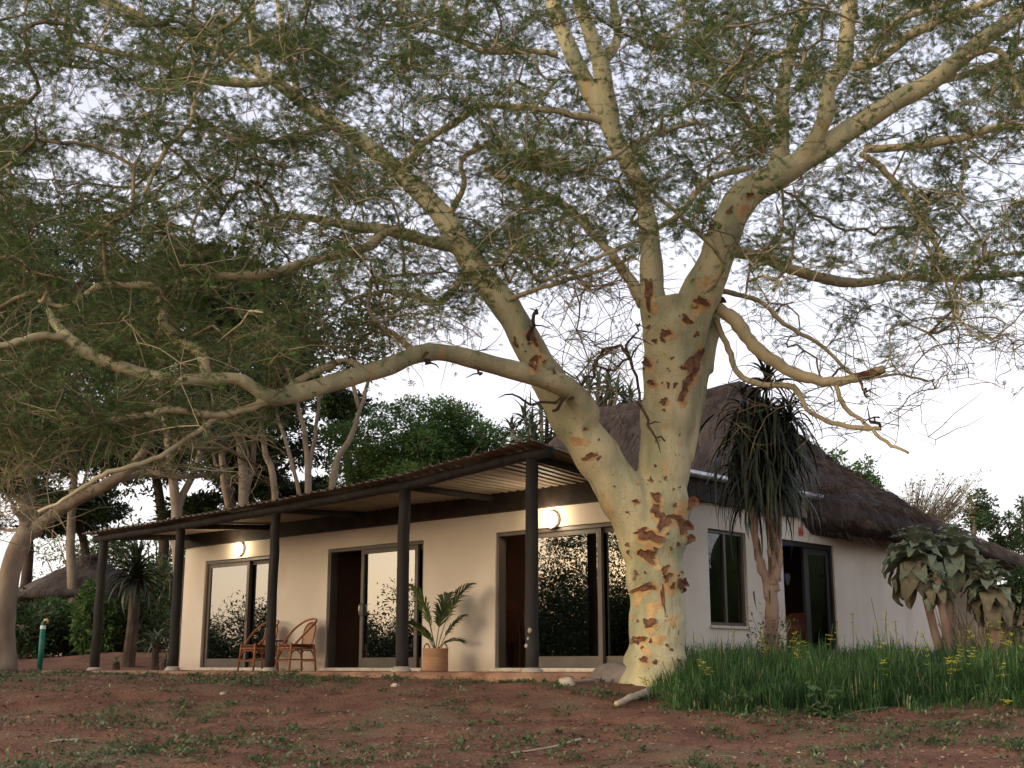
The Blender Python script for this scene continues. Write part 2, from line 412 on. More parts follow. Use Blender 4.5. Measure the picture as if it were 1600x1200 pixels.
# flat roof over the front rooms
m = MB(); hb(m, .02, UL - .02, .02, 6.5, 2.62, 2.78); m.build('flat_roof', M['dark_board'], house)
# fascia boards
m = MB(); hb(m, -.02, UL + .05, -.09, -.003, 2.40, 2.785); m.build('fascia_board', M['dark_board'], house)
VF = 4.72
nb = 26
for k in range(nb):     # fascia on the right wall: upright boards, the last few weathered pale
    a, b = -.09 + (VF + .09) * k / nb, -.09 + (VF + .09) * (k + 1) / nb - .008
    m = MB(); hb(m, -.10 - rnd.uniform(0, .012), -.004, a, b, 2.44 + rnd.uniform(-.008, .008), 2.775)
    m.build('fascia_slat', M['slat_board'] if k > nb - 5 else M['dark_board'], house)
m = MB()
ga, gb = H(-.17, -.12, 2.80), H(-.17, VF + .12, 2.80)
m.tube([ga + (gb - ga) * (k / 8) for k in range(9)], .055, 10)
m.build('gutter', M['gutter'], house, smooth=True)
# sills and reveals under the doors
for d in (D1, D2, D3):
    m = MB(); hb(m, d[0] - .05, d[1] + .05, -.07, -.002, 0, .055); m.build('door_sill', M['plinth'], house, bevel=.008)

def panel_frame(u0, u1, v0, z0, z1, st=.075, bot=.16, dep=.045):
    m = MB()
    hb(m, u0, u0 + st, v0, v0 + dep, z0, z1); hb(m, u1 - st, u1, v0, v0 + dep, z0, z1)
    hb(m, u0 + st, u1 - st, v0 + .002, v0 + dep - .002, z1 - st, z1); hb(m, u0 + st, u1 - st, v0 + .002, v0 + dep - .002, z0, z0 + bot)
    return m
def outer_frame(d):
    m = MB(); t = .05
    hb(m, d[0], d[0] + t, .03, .19, .055, DH); hb(m, d[1] - t, d[1], .03, .19, .055, DH)
    hb(m, d[0] + t, d[1] - t, .032, .188, DH - .06, DH); hb(m, d[0] + t, d[1] - t, .032, .188, .02, .055)
    return m
def pane(u0, u1, v, z0, z1, par, mt='glass'):
    m = MB(); hb(m, u0, u1, v, v + .006, z0, z1)
    return m.build('pane', M[mt], par)
def sliding_door(d, leaves, mt='glass', label=None):
    fr = outer_frame(d).build('sliding_door', M['bronze'], house)
    if label: fr['label'] = label
    for (a, b, v, hs) in leaves:
        panel_frame(a, b, v, .06, DH - .062).build('door_leaf', M['bronze'], fr)
        pane(a + .075, b - .075, v + .02, .22, DH - .137, fr, mt)
        if hs is not None:
            h = MB(); uu = a + .038 if hs == 0 else b - .038
            h.tube([H(uu, v - .002, .92), H(uu, v - .05, .94), H(uu, v - .055, 1.02), H(uu, v - .05, 1.10), H(uu, v - .002, 1.12)], .012, 8)
            h.build('handle', M['steel'], fr, smooth=True)
    return fr
mid1 = u_of(377)
sliding_door(D1, [(mid1 - .03, D1[1] - .05, .06, 0), (D1[0] + .05, mid1 + .07, .125, None)], label='closed sliding door with mirror bright glass')
sliding_door(D2, [(u_of(646), u_of(556), .06, 1), (D2[0] + .05, u_of(646) + .30, .125, None)], label='half open sliding door beside the potted palm')
sliding_door(D3, [(u_of(938), u_of(826), .06, 1), (D3[0] + .05, u_of(938) + .10, .125, None)], 'glass', label='half open sliding door beside the tree trunk')
# window and doorway in the right wall
def win():
    m = MB(); t = .05; a, b = WIN
    hb(m, .05, .13, a, a + t, .66, 2.07); hb(m, .05, .13, b - t, b, .66, 2.07)
    hb(m, .052, .128, a + t, b - t, 2.02, 2.07); hb(m, .052, .128, a + t, b - t, .66, .71)
    c = (a + b) / 2; hb(m, .053, .127, c - .025, c + .025, .71, 2.02)
    w = m.build('window', M['bronze'], house)
    for x0, x1 in ((a + t, c - .025), (c + .025, b - t)):
        g = MB(); hb(g, .085, .091, x0, x1, .71, 2.02); g.build('pane', M['glass_dark'], w)
    s = MB(); hb(s, -.05, .05, a - .03, b + .03, .62, .66); s.build('window_sill', M['plinth'], w)
win()
def side_door():
    a, b = DRV; t = .06; c = a + (b - a) * .46
    m = MB(); hb(m, .03, .19, a, a + t, 0, 2.06); hb(m, .03, .19, b - t, b, 0, 2.06); hb(m, .032, .188, a + t, b - t, 1.98, 2.06)
    f = m.build('doorway_frame', M['black'], house)
    l = MB(); hb(l, .06, .11, c, c + .14, .02, 1.98); hb(l, .06, .11, b - t - .1, b - t, .02, 1.98); hb(l, .062, .108, c + .14, b - t - .1, .02, .16); hb(l, .062, .108, c + .14, b - t - .1, 1.88, 1.98)
    l.build('door_leaf', M['black'], f)
    g = MB(); hb(g, .08, .086, c + .14, b - t - .1, .16, 1.88); g.build('pane', M['glass_dark'], f)
side_door()

# ---- thatched roof
def thatch():
    u0, u1, v0, v1, ze = -.7, 9.7, 4.2, 7.95, 2.2
    ur0, ur1, vr, zr = 2.25, 6.3, 6.08, 5.2
    n = 26; rows = 16
    def ring(s):      # s = 0 eave, 1 ridge; rectangle shrinking to the ridge line
        cu0, cu1 = u0 + (ur0 - u0) * s, u1 + (ur1 - u1) * s
        cv0, cv1 = v0 + (vr - .12 - v0) * s, v1 + (vr + .12 - v1) * s
        z = ze + .5 + (zr - ze - .42) * (s ** .96)
        P = []
        rr = .5 * (1 - s) + .08
        cs = [(cu0, cv0, 1, 1), (cu1, cv0, -1, 1), (cu1, cv1, -1, -1), (cu0, cv1, 1, -1)]
        for q in range(4):
            cu, cv, su, sv_ = cs[q]; nu, nv, su2, sv2 = cs[(q + 1) % 4]
            if q % 2 == 0:
                pa, pb = (cu + su * rr, cv), (nu + su2 * rr, nv)
            else:
                pa, pb = (cu, cv + sv_ * rr), (nu, nv + sv2 * rr)
            for k in range(n): P.append((pa[0] + (pb[0] - pa[0]) * k / n, pa[1] + (pb[1] - pa[1]) * k / n, z))
            P.append((pb[0], pb[1], z))
        return P
    V, rows_ = [], []
    under = [(p[0] + (.10 if p[0] < 4.7 else -.10) * 0, p[1], ze + .0) for p in ring(0)]
    rings = [under] + [[(p[0], p[1], p[2] - .3) for p in ring(0)]] + [ring(.004)] + [ring(k / rows) for k in range(1, rows + 1)]
    L = len(rings[0])
    for j, rg in enumerate(rings):
        for i, p in enumerate(rg):
            cu = p[0] - 4.7; cv = p[1] - 6.08
            grow = {0: -.28, 1: .06, 2: .0}.get(j, 0)
            d = math.hypot(cu, cv) or 1
            wv = .05 * math.sin(i * .9 + j * .7) + .04 * math.sin(i * .37 + j * 1.9) + rnd.uniform(-.025, .025)
            sag = -.2 * math.sin(min(1, max(0, (j - 2) / rows)) * math.pi)
            V.append(H(p[0] + cu / d * grow, p[1] + cv / d * grow, p[2] + wv * (.6 if j else .3) + sag))
    Fc = []
    for j in range(len(rings) - 1):
        for i in range(L):
            Fc.append((j * L + i, j * L + (i + 1) % L, (j + 1) * L + (i + 1) % L, (j + 1) * L + i))
    Fc.append(tuple(range((len(rings) - 1) * L, len(rings) * L)))
    Fc.append(tuple(range(L - 1, -1, -1)))
    m = MB(); m.add(V, Fc)
    o = m.build('thatched_roof', M['thatch'], house, smooth=True)
    # ridge roll
    r = MB()
    pts = [H(ur0 - .3 + (ur1 - ur0 + .6) * k / 12, vr, zr + .03 * math.sin(k * 1.3) - (.14 if k in (0, 12) else 0)) for k in range(13)]
    r.tube(pts, [.16] + [.2] * 11 + [.16], 10, wob=.06, rr=rnd)
    r.build('ridge_roll', M['thatch'], o, smooth=True)
    # loose straw along the eaves and over the slope
    SV, SF = [], []
    def straw(p, d, ln, w):
        s = d.cross(Vector((rnd.uniform(-1, 1), rnd.uniform(-1, 1), rnd.uniform(-1, 1))))
        if s.length < 1e-4: return
        s.normalize(); k = len(SV)
        SV.extend([p - s * w, p + s * w, p + d * ln]); SF.append((k, k + 1, k + 2))
    out = {0: -DR, 1: DL, 2: DR, 3: -DL}
    per = n + 1
    for _ in range(9000):
        i = rnd.choice([rnd.randrange(0, per), rnd.randrange(3 * per, 4 * per)])
        side = i // per
        a = Vector(V[L * rnd.choice([0, 1, 1, 2]) + i]); b = Vector(V[L * 1 + (i + 1) % L]); f = rnd.random()
        c = Vector(V[L * 1 + i]); q = a + (b - c) * f
        dn = (out[side] * rnd.uniform(.1, .6) + Vector((0, 0, -1)) + Vector((rnd.gauss(0, .2), rnd.gauss(0, .2), 0))).normalized()
        straw(q, dn, rnd.uniform(.06, .2), .006)
    for _ in range(5000):
        j = rnd.randrange(2, len(rings) - 2); i = rnd.choice([rnd.randrange(0, per - 1), rnd.randrange(3 * per, 4 * per - 1)])
        a, b = Vector(V[j * L + i]), Vector(V[(j + 1) * L + i]); c = Vector(V[j * L + i + 1])
        q = a + (b - a) * rnd.random() + (c - a) * rnd.random()
        dn = ((a - b).normalized() + Vector((rnd.gauss(0, .15), rnd.gauss(0, .15), rnd.gauss(.12, .1)))).normalized()
        straw(q + Vector((0, 0, .01)), dn, rnd.uniform(.1, .3), .006)
    # frayed tuft by the gutter end
    tuft = H(-.45, 4.35, 2.86)
    for _ in range(260):
        dn = Vector((rnd.gauss(-.3, .6), rnd.gauss(-.2, .5), rnd.uniform(-.2, 1))).normalized()
        straw(tuft + Vector((rnd.gauss(0, .14), rnd.gauss(0, .1), rnd.gauss(0, .05))), dn, rnd.uniform(.12, .34), .006)
    s = np_obj('straw', [tuple(p) for p in SV], np.array(SF), M['straw'], o); tag(s, kind='stuff')
thatch()
def low_wing():
    V, Fc = [], []; nu, nv = 46, 20
    for lay in (0, 1):
        for a in range(nu + 1):
            for b in range(nv + 1):
                u = -.55 + 12.4 * a / nu; v = 7.3 + 5.6 * b / nv
                z = 2.80 - .62 * b / nv - (.24 if lay else 0) + rnd.uniform(-.02, .02) - (.08 if (a in (0, nu) or b == nv) and not lay else 0)
                V.append(H(u + rnd.uniform(-.03, .03), v + rnd.uniform(-.03, .03), z))
    o = (nu + 1) * (nv + 1)
    for a in range(nu):
        for b in range(nv):
            k = a * (nv + 1) + b; q = (k, k + 1, k + nv + 2, k + nv + 1); Fc += [q, tuple(o + i for i in q[::-1])]
    for a in range(nu):
        for b in (0, nv): k = a * (nv + 1) + b; Fc.append((k, k + nv + 1, o + k + nv + 1, o + k))
    for b in range(nv):
        for a in (0, nu): k = a * (nv + 1) + b; Fc.append((k, k + 1, o + k + 1, o + k))
    m = MB(); m.add(V, Fc); w = m.build('low_thatched_roof', M['thatch'], house, smooth=True)
    SV, SF = [], []
    for _ in range(5000):
        edge = rnd.random() < .5
        u, v = (-.56 if edge else rnd.uniform(-.5, 4)), rnd.uniform(7.3, 12.9); z = 2.80 - .62 * (v - 7.3) / 5.6 + (-.24 * rnd.random() if edge else .01)
        p = H(u, v, z); d = (DR * rnd.uniform(.3, 1) + Vector((rnd.gauss(0, .2), rnd.gauss(0, .2), -.15 - (.8 if edge else 0) * rnd.random())) - DL * (.5 if edge else 0)).normalized()
        n = d.orthogonal() * .006; k = len(SV); SV += [tuple(p - n), tuple(p + n), tuple(p + d * rnd.uniform(.08, .28))]; SF.append((k, k + 1, k + 2))
    tag(np_obj('straw', SV, np.array(SF), M['straw'], w), kind='stuff')
low_wing()

# ---- patio slab (setting), veranda posts, beam, sheet roof
def patio():
    V, Fc = [], []
    us = [-.35 + (13.3 + .35) * k / 110 for k in range(111)]
    for k, u in enumerate(us):
        e = -2.36 + .05 * math.sin(u * 2.1) + .035 * math.sin(u * 5.3 + 1) + rnd.uniform(-.025, .025)
        rd = max(0, (.45 - abs(u - us[0])) / .45, (.5 - abs(us[-1] - u)) / .5)
        e += rd * .7
        for (v, z) in ((-.001, -.3), (-.001, 0), (e + .05, rnd.uniform(-.006, .004)), (e, -.035 + rnd.uniform(-.012, .01)), (e - .03 + rnd.uniform(-.02, .02), -.3)):
            V.append(H(u, v if v < -.01 else (v if u < UL else .4), z))
    for k in range(110):
        for j in range(4):
            Fc.append((k * 5 + j, k * 5 + j + 1, (k + 1) * 5 + j + 1, (k + 1) * 5 + j))
    m = MB(); m.add(V, Fc); o = m.build('patio', M['patio']); tag(o, kind='structure')
patio()
POSTS = [(148, 843, 2.39), (270, 826, 2.39), (421, 798, 2.46), (627, 760, 2.56), (832, 705, 2.75)]
VP = -2.02
post_u = [u_of(p[0] - 0, VP) for p in POSTS]
ptop = [2.38, 2.40, 2.46, 2.55, 2.72]
def roof_z(u, v):      # outer edge follows the post tops, wall side nearly level
    zo = float(np.interp(u, post_u[::-1], ptop[::-1])) + .15
    if u > post_u[0]: zo = ptop[0] + .15 - (u - post_u[0]) * .03
    zw = 2.70 - .004 * u
    s = (v + .02) / (VP + .02)
    return zw + (zo - zw) * s
for i, (u, zt) in enumerate(zip(post_u, ptop)):
    m = MB(); r = .082 + rnd.uniform(-.006, .006)
    lean = rnd.uniform(-.02, .02)
    P = [H(u + lean * (1 - k / 8) + rnd.uniform(-.008, .008), VP + rnd.uniform(-.008, .008), -.06 + (zt + .06) * k / 8) for k in range(9)]
    m.tube(P, [r * (1.06 - .012 * k + rnd.uniform(-.03, .03)) for k in range(9)], 14)
    po = m.build('veranda_post', M['black_wood'], house, smooth=True)
    f = MB()
    f.lathe([(0, .0), (r + .06, 0.0), (r + .055, .02), (r + .015, .055 + .02 * (i % 2)), (r - .01, .06)], H(u, VP, .003), 14)
    f.build('post_footing', M['concrete'], po, smooth=True)
    if i == 4:
        for (dz, du, s) in ((.52, -.03, .035), (.42, .0, .022), (.33, .03, .03)):
            kn = MB(); c = H(u + du, VP - r * .98, dz)
            kn.lathe([(0, -s), (s * .7, -s * .6), (s * .8, 0), (s * .6, s * .7), (0, s)], c, 8)
            kn.build('bare_knot', M['log'], po, smooth=True)
m = MB()
us = [post_u[4] - .35 + (post_u[0] + .35 - post_u[4] + .3) * k / 24 for k in range(25)]
m.tube([H(u, VP, roof_z(u, VP) - .085 + rnd.uniform(-.006, .006)) for u in us], [.075 + rnd.uniform(-.006, .006) for _ in us], 12)
m.build('veranda_beam', M['black_wood'], house, smooth=True)
for u in post_u:      # rafters from the beam to the wall
    m = MB(); m.tube([H(u + .12, VP, roof_z(u, VP) - .075), H(u + .12, -.1, roof_z(u, -.1) - .06)], .05, 10); m.build('rafter', M['black_wood'], house, smooth=True)
def sheets():
    ua, ub = post_u[4] - .3, post_u[0] + .28
    pitch = .172; width = pitch * 5; u = ua; k = 0
    while u < ub - .05:
        w = min(width, ub - u)
        prof = []
        q = 0.0
        while q < w + 1e-6:
            for (o_, z_) in ((0, 0), (.04, 0), (.062, .03), (.11, .03), (.132, 0)):
                if q + o_ <= w + .04: prof.append((u + q + o_, z_))
            q += pitch
        V, Fc = [], []; nv = 9; lift = .004 * (k % 2); over = rnd.uniform(-.02, .03)
        for (pu, pz) in prof:
            for j in range(nv):
                v = -.07 + (VP - .26 - over + .07) * j / (nv - 1)
                V.append(H(pu, v, roof_z(pu, v) + pz + lift + .006 * math.sin(pu * 3 + j)))
        for a in range(len(prof) - 1):
            for j in range(nv - 1):
                Fc.append((a * nv + j, a * nv + j + 1, (a + 1) * nv + j + 1, (a + 1) * nv + j))
        m = MB(); m.add(V, Fc); o = m.build('roof_sheet', M['sheet'], house)
        so = o.modifiers.new('thick', 'SOLIDIFY'); so.thickness = .004
        u += width; k += 1
sheets()

# ------------------------------------------------------------------ lamps
def wall_lamp(px, z, label):
    u = u_of(px); c = H(u, -.004, z)
    t = thing('wall_lamp', label, 'lamp', c, 'round wall lamps lit beside the doors')
    out = -DR; a = Vector((0, 0, 1)); b = out.cross(a)
    def disc(prof, name, mt):
        m = MB(); V, Fc = [], []; n = 24
        for r, h in prof:
            for k in range(n):
                th = 2 * math.pi * k / n
                V.append(c + out * h + (a * math.cos(th) + b * math.sin(th)) * r)
        for i in range(len(prof) - 1):
            for k in range(n): Fc.append((i * n + k, i * n + (k + 1) % n, (i + 1) * n + (k + 1) % n, (i + 1) * n + k))
        m.add(V, Fc); return m.build(name, mt, t, smooth=True)
    disc([(0, 0), (.135, 0), (.138, .03), (.125, .05), (.115, .05)], 'lamp_base', M['white'])
    disc([(.115, .05), (.108, .075), (.085, .098), (.05, .11), (.0001, .114)], 'diffuser', M['lampglass'])
    ld = bpy.data.lights.new('lamp_light', 'POINT'); ld.energy = 8; ld.color = (1, .78, .5); ld.shadow_soft_size = .1
    lo = bpy.data.objects.new('lamp_light', ld); COL.objects.link(lo); lo.parent = t; lo.location = out * .22
wall_lamp(368, 2.27, 'small lit round wall lamp above the closed mirror bright glass door')
wall_lamp(866, 2.21, 'larger looking lit round wall lamp right of the tall post near the tree')
def downlight(px, v, label, power):
    u = u_of(px, v); c = H(u, v, 2.446)
    t = thing('ceiling_light', label, 'ceiling light', c, 'small ceiling lights inside the house')
    m = MB(); m.lathe([(.075, .003), (.08, -.006), (.05, -.01), (.05, 0)], c, 16); m.build('light_rim', M['white'], t)
    m = MB(); m.lathe([(.05, -.006), (.0001, -.007)], c, 16); m.build('bulb_face', M['downlight'], t)
    ld = bpy.data.lights.new('bulb_light', 'POINT'); ld.energy = power; ld.color = (1, .62, .36); ld.shadow_soft_size = .05
    lo = bpy.data.objects.new('bulb_light', ld); COL.objects.link(lo); lo.parent = t; lo.location = (0, 0, -.12)
downlight(534, 4.6, 'tiny lit ceiling light seen through the open doorway of the middle room', 10)
downlight(643, 4.6, 'tiny lit ceiling light just right of the post by the palm', 9)
downlight(900, 3.0, 'ceiling light of the dim dining room beside the tree', 6)

# ------------------------------------------------------------------ things inside the house
def cupboard():
    u = u_of(548, 5.2)
    t = thing('cupboard', 'tall reddish brown wooden cupboard inside the half open middle room', 'cupboard', H(u, 5.4))
    m = MB(); hb(m, u - .7, u + .5, 5.2, 5.8, 0, 2.08); m.build('carcass', M['darkwood'], t, bevel=.01)
    for k in range(2):
        m = MB(); hb(m, u - .68 + .59 * k, u - .11 + .59 * k, 5.17, 5.197, .08, 2.05); d = m.build('cupboard_door', M['cupboard'], t, bevel=.006)
        h = MB(); hb(h, u + (-.16 if k == 0 else -.06), u + (-.14 if k == 0 else -.04), 5.145, 5.169, .95, 1.1); h.build('handle', M['steel'], d)
cupboard()
def dining_chair_proto():
    t = thing('dining_chair', 'dark slatted wooden dining chair in the open doorway left of the tall post', 'chair', (0, 0, 0), 'wooden dining chairs in the dim room')
    m = MB(); m.box(-.21, .21, -.21, .21, .43, .47); m.build('seat', M['darkwood'], t, bevel=.008)
    for sx in (-1, 1):
        m = MB(); m.box(sx * .19 - .02, sx * .19 + .02, .17, .21, 0, .43); m.build('leg', M['darkwood'], t)
        m = MB(); m.tube([(sx * .19, -.19, 0), (sx * .19, -.19, .45), (sx * .19, -.25, 1.02)], .022, 8); m.build('back_post', M['darkwood'], t)
    for k in range(5):
        m = MB(); x = -.13 + .065 * k; m.tube([(x, -.2, .5), (x, -.245, .95)], .013, 6); m.build('slat', M['cupboard'], t)
    m = MB(); m.box(-.19, .19, -.265, -.23, .93, 1.03); m.build('top_rail', M['cupboard'], t, bevel=.01)
    return t
dc = dining_chair_proto()
def put(o, loc, rz, label=None):
    o.location = loc; o.rotation_euler = (0, 0, rz)
    if label: o['label'] = label
FACE = math.atan2(-DR.y, -DR.x)         # heading out of the facade
put(dc, H(u_of(806, 1.0), 1.0), FACE + R(90) + R(12))
for (px, v, a, lb) in ((850, 1.5, 150, 'dark wooden dining chair behind the glass just right of the tall post'), (905, 1.9, 60, 'dark wooden dining chair deep in the room below the white birdcage'), (962, 1.2, 200, 'dark wooden dining chair behind the glass beside the tree trunk')):
    put(copy_tree(dc), H(u_of(px, v), v), FACE + R(a), lb)
def dining_table():
    c = H(u_of(880, 1.6), 1.6); t = thing('dining_table', 'dark wooden dining table inside the room behind the tall post', 'table', c)
    m = MB(); m.box(c.x - .6, c.x + .6, c.y - .45, c.y + .45, .71, .75); m.build('tabletop', M['darkwood'], t, bevel=.01)
    for sx in (-1, 1):
        for sy in (-1, 1):
            m = MB(); m.box(c.x + sx * .54 - .03, c.x + sx * .54 + .03, c.y + sy * .39 - .03, c.y + sy * .39 + .03, 0, .71); m.build('leg', M['darkwood'], t)
dining_table()
def birdcage():
    u = u_of(881, .5); c = H(u, .5, 1.50)
    t = thing('birdcage', 'small white wire birdcage hanging behind the glass right of the tall post', 'birdcage', c)
    m = MB(); m.lathe([(0, 0), (.115, 0), (.12, .012), (.12, .03), (.105, .03)], c, 18); m.build('tray', M['white'], t)
    m = MB()
    for k in range(14):
        a = 2 * math.pi * k / 14
        m.tube([c + Vector((math.cos(a) * r, math.sin(a) * r, z)) for r, z in ((.11, .02), (.11, .17), (.095, .22), (.06, .26), (.005, .28))], .005, 4)
    for z in (.10, .17):
        m.tube([c + Vector((math.cos(k * .35) * .111, math.sin(k * .35) * .111, z)) for k in range(19)], .006, 5)
    tag(m.build('wire_bars', M['white'], t), kind='stuff')
    m = MB(); m.tube([c + Vector((0, 0, .28)), c + Vector((.03, 0, .31)), c + Vector((0, 0, .34)), c + Vector((0, 0, .948))], .006, 6); m.build('hanging_wire', M['white'], t)
birdcage()
def striplight():
    c = H(u_of(966, 2.6), 2.6, 1.95)
    t = thing('strip_light', 'short white strip light glowing inside the room left of the tree trunk', 'strip light', c)
    m = MB(); p = H(u_of(952, 2.6), 2.6, 1.95); q = H(u_of(980, 2.6), 2.6, 1.95)
    m.tube([p, q], .012, 8); m.build('light_tube', M['screen'], t)
    m = MB(); m.tube([p + Vector((0, 0, .03)), q + Vector((0, 0, .03))], .02, 8); m.build('housing', M['white'], t)
striplight()
def fridge(px, v, label, panel, w=.6, h=1.55):
    u = u_of(px, v); t = thing('display_fridge', label, 'fridge', H(u, v + .3))
    m = MB(); hb(m, u - w / 2, u + w / 2, v, v + .55, .04, h); m.build('cabinet', M['black'], t, bevel=.015)
    m = MB(); hb(m, u - w / 2 + .06, u + w / 2 - .06, v - .012, v - .002, .9, h - .2); m.build('lit_panel', panel, t)
    m = MB(); hb(m, u - w / 2 + .02, u - w / 2 + .045, v - .02, v - .002, .92, h - .22); m.build('tube_light', M['screen'], t)
    for k in range(3):
        m = MB(); hb(m, u - w / 2 + .06, u + w / 2 - .06, v - .03, v - .014, .95 + .16 * k, .965 + .16 * k); m.build('shelf', M['steel'], t)
fridge(966, 3.6, 'dark cabinet with lit yellow green panel beside the tree trunk', M['screengreen'], .55, 1.45)
def shelf_unit():
    u = u_of(903, 3.9); t = thing('shelf_unit', 'dark shelf unit with red goods at the back of the dining room', 'shelf', H(u, 4.1))
    m = MB(); hb(m, u - .5, u + .5, 4.25, 4.3, 0, 1.7); m.build('back_panel', M['darkwood'], t)
    for k in range(4):
        m = MB(); hb(m, u - .5, u + .5, 3.95, 4.249, .4 + .38 * k, .43 + .38 * k); m.build('shelf', M['darkwood'], t)
    for k in range(3):
        uu = u - .42 + .2 * k
        b = MB(); b.lathe([(0, 0), (.045, 0), (.045, .17), (.018, .21), (.018, .26), (0, .26)], H(uu, 4.08, 1.191 if k % 2 else .811), 10)
        tag(b.build('bottle', M['red'] if k % 3 else M['white'], smooth=True), ('red bottle on the dark shelves of the dining room' if k % 3 else 'white bottle on the dark shelves of the dining room'), 'bottle', ('red bottles on the shelves' if k % 3 else 'white bottles on the shelves'))
shelf_unit()
def bluesign():
    c = H(1.35, v_of(1241, 1.1) + .0, 1.60)
    t = thing('lit_sign', 'blue glowing sign with white marks inside the dark side doorway', 'sign', c)
    def bx(a0, a1, z0, z1, f, nm, mt):
        m = MB(); o = (DL * 0 + Vector((0, -1, 0)))
        X = Vector((1, 0, 0))
        P = [c + X * x + Vector((0, y, 0)) + Vector((0, 0, z)) for z in (z0, z1) for (x, y) in ((a0, f), (a1, f), (a1, f + .01), (a0, f + .01))]
        m.hexa(P); return m.build(nm, mt, t)
    bx(-.20, .10, -.17, .27, .014, 'sign_box', M['black']); bx(-.19, .09, -.15, .26, 0, 'blue_panel', M['bluesign'])
    bx(-.03, .08, -.145, -.11, -.012, 'white_bar', M['whitesign'])
    m = MB(); m.tube([c + Vector((.05 * math.cos(a) + .02, -.014, .12 + .06 * math.sin(a))) for a in [k * .3 - 1.6 for k in range(12)]], .012, 6); m.build('white_ring', M['whitesign'], t)
bluesign()
def cap():
    c = H(1.05, v_of(1249, .9), 1.58)
    t = tag(None or (lambda: (lambda m: (m.lathe([(0, .09), (.05, .07), (.055, 0), (.02, -.11), (0, -.13)], c, 12), m.build('paper_ornament', M['white'], smooth=True))[1])(MB()))(), 'small pale hanging ornament right of the blue glowing sign', 'ornament')
cap()
def redchair(px, u, label):
    v = v_of(px, u); c = H(u, v)
    t = thing('tub_chair', label, 'chair', c, 'round backed chairs in the side doorway')
    m = MB(); m.lathe([(0, .36), (.27, .36), (.29, .40), (.27, .45), (0, .46)], c, 18); m.build('seat', M['cupboard'], t, smooth=True)
    V, Fc = [], []; n = 18
    for k in range(n + 1):
        a = math.pi * (-.08 + 1.16 * k / n); w = math.sin(math.pi * min(1, max(0, k / n)))
        d = Vector((math.cos(a), -math.sin(a), 0)); top = .52 + .42 * max(0, w) ** .6
        for rr, z in ((.30, .36), (.33, top * .7), (.34, top), (.31, top), (.29, top * .7), (.27, .38)): V.append(c + d * rr + Vector((0, 0, z)))
    for k in range(n):
        for j in range(6): Fc.append((k * 6 + j, k * 6 + (j + 1) % 6, (k + 1) * 6 + (j + 1) % 6, (k + 1) * 6 + j))
    m = MB(); m.add(V, Fc); m.build('backrest', M['cupboard'], t, smooth=True)
    for a in (45, 135, 225, 315):
        m = MB(); d = Vector((math.cos(R(a)), math.sin(R(a)), 0)); m.tube([c + d * .2 + Vector((0, 0, .36)), c + d * .25], .02, 8); m.build('leg', M['darkwood'], t)
redchair(1247, .55, 'red brown round backed chair in the open half of the side doorway')
redchair(1291, .5, 'red brown round backed chair behind the glass half of the side doorway')
def redmark():
    c0 = H(-.012, v_of(1262), 2.21)
    t = thing('wall_ornament', 'small red ornament on the wall just above the side doorway', 'ornament', c0)
    for k, (dv, w) in enumerate(((-.08, .014), (-.045, .012), (.02, .032))):
        m = MB(); c = H(-.012, v_of(1262) + dv, 2.21); P = []
        for s in (0, 1):
            for (a, b) in ((0, -.07), (w, -.01), (0, .08), (-w * .6, .0)): P.append(c + DR * a + Vector((0, 0, b)) - DL * .012 * s)
        m.hexa(P); m.build('red_mark', M['red'], t)
redmark()

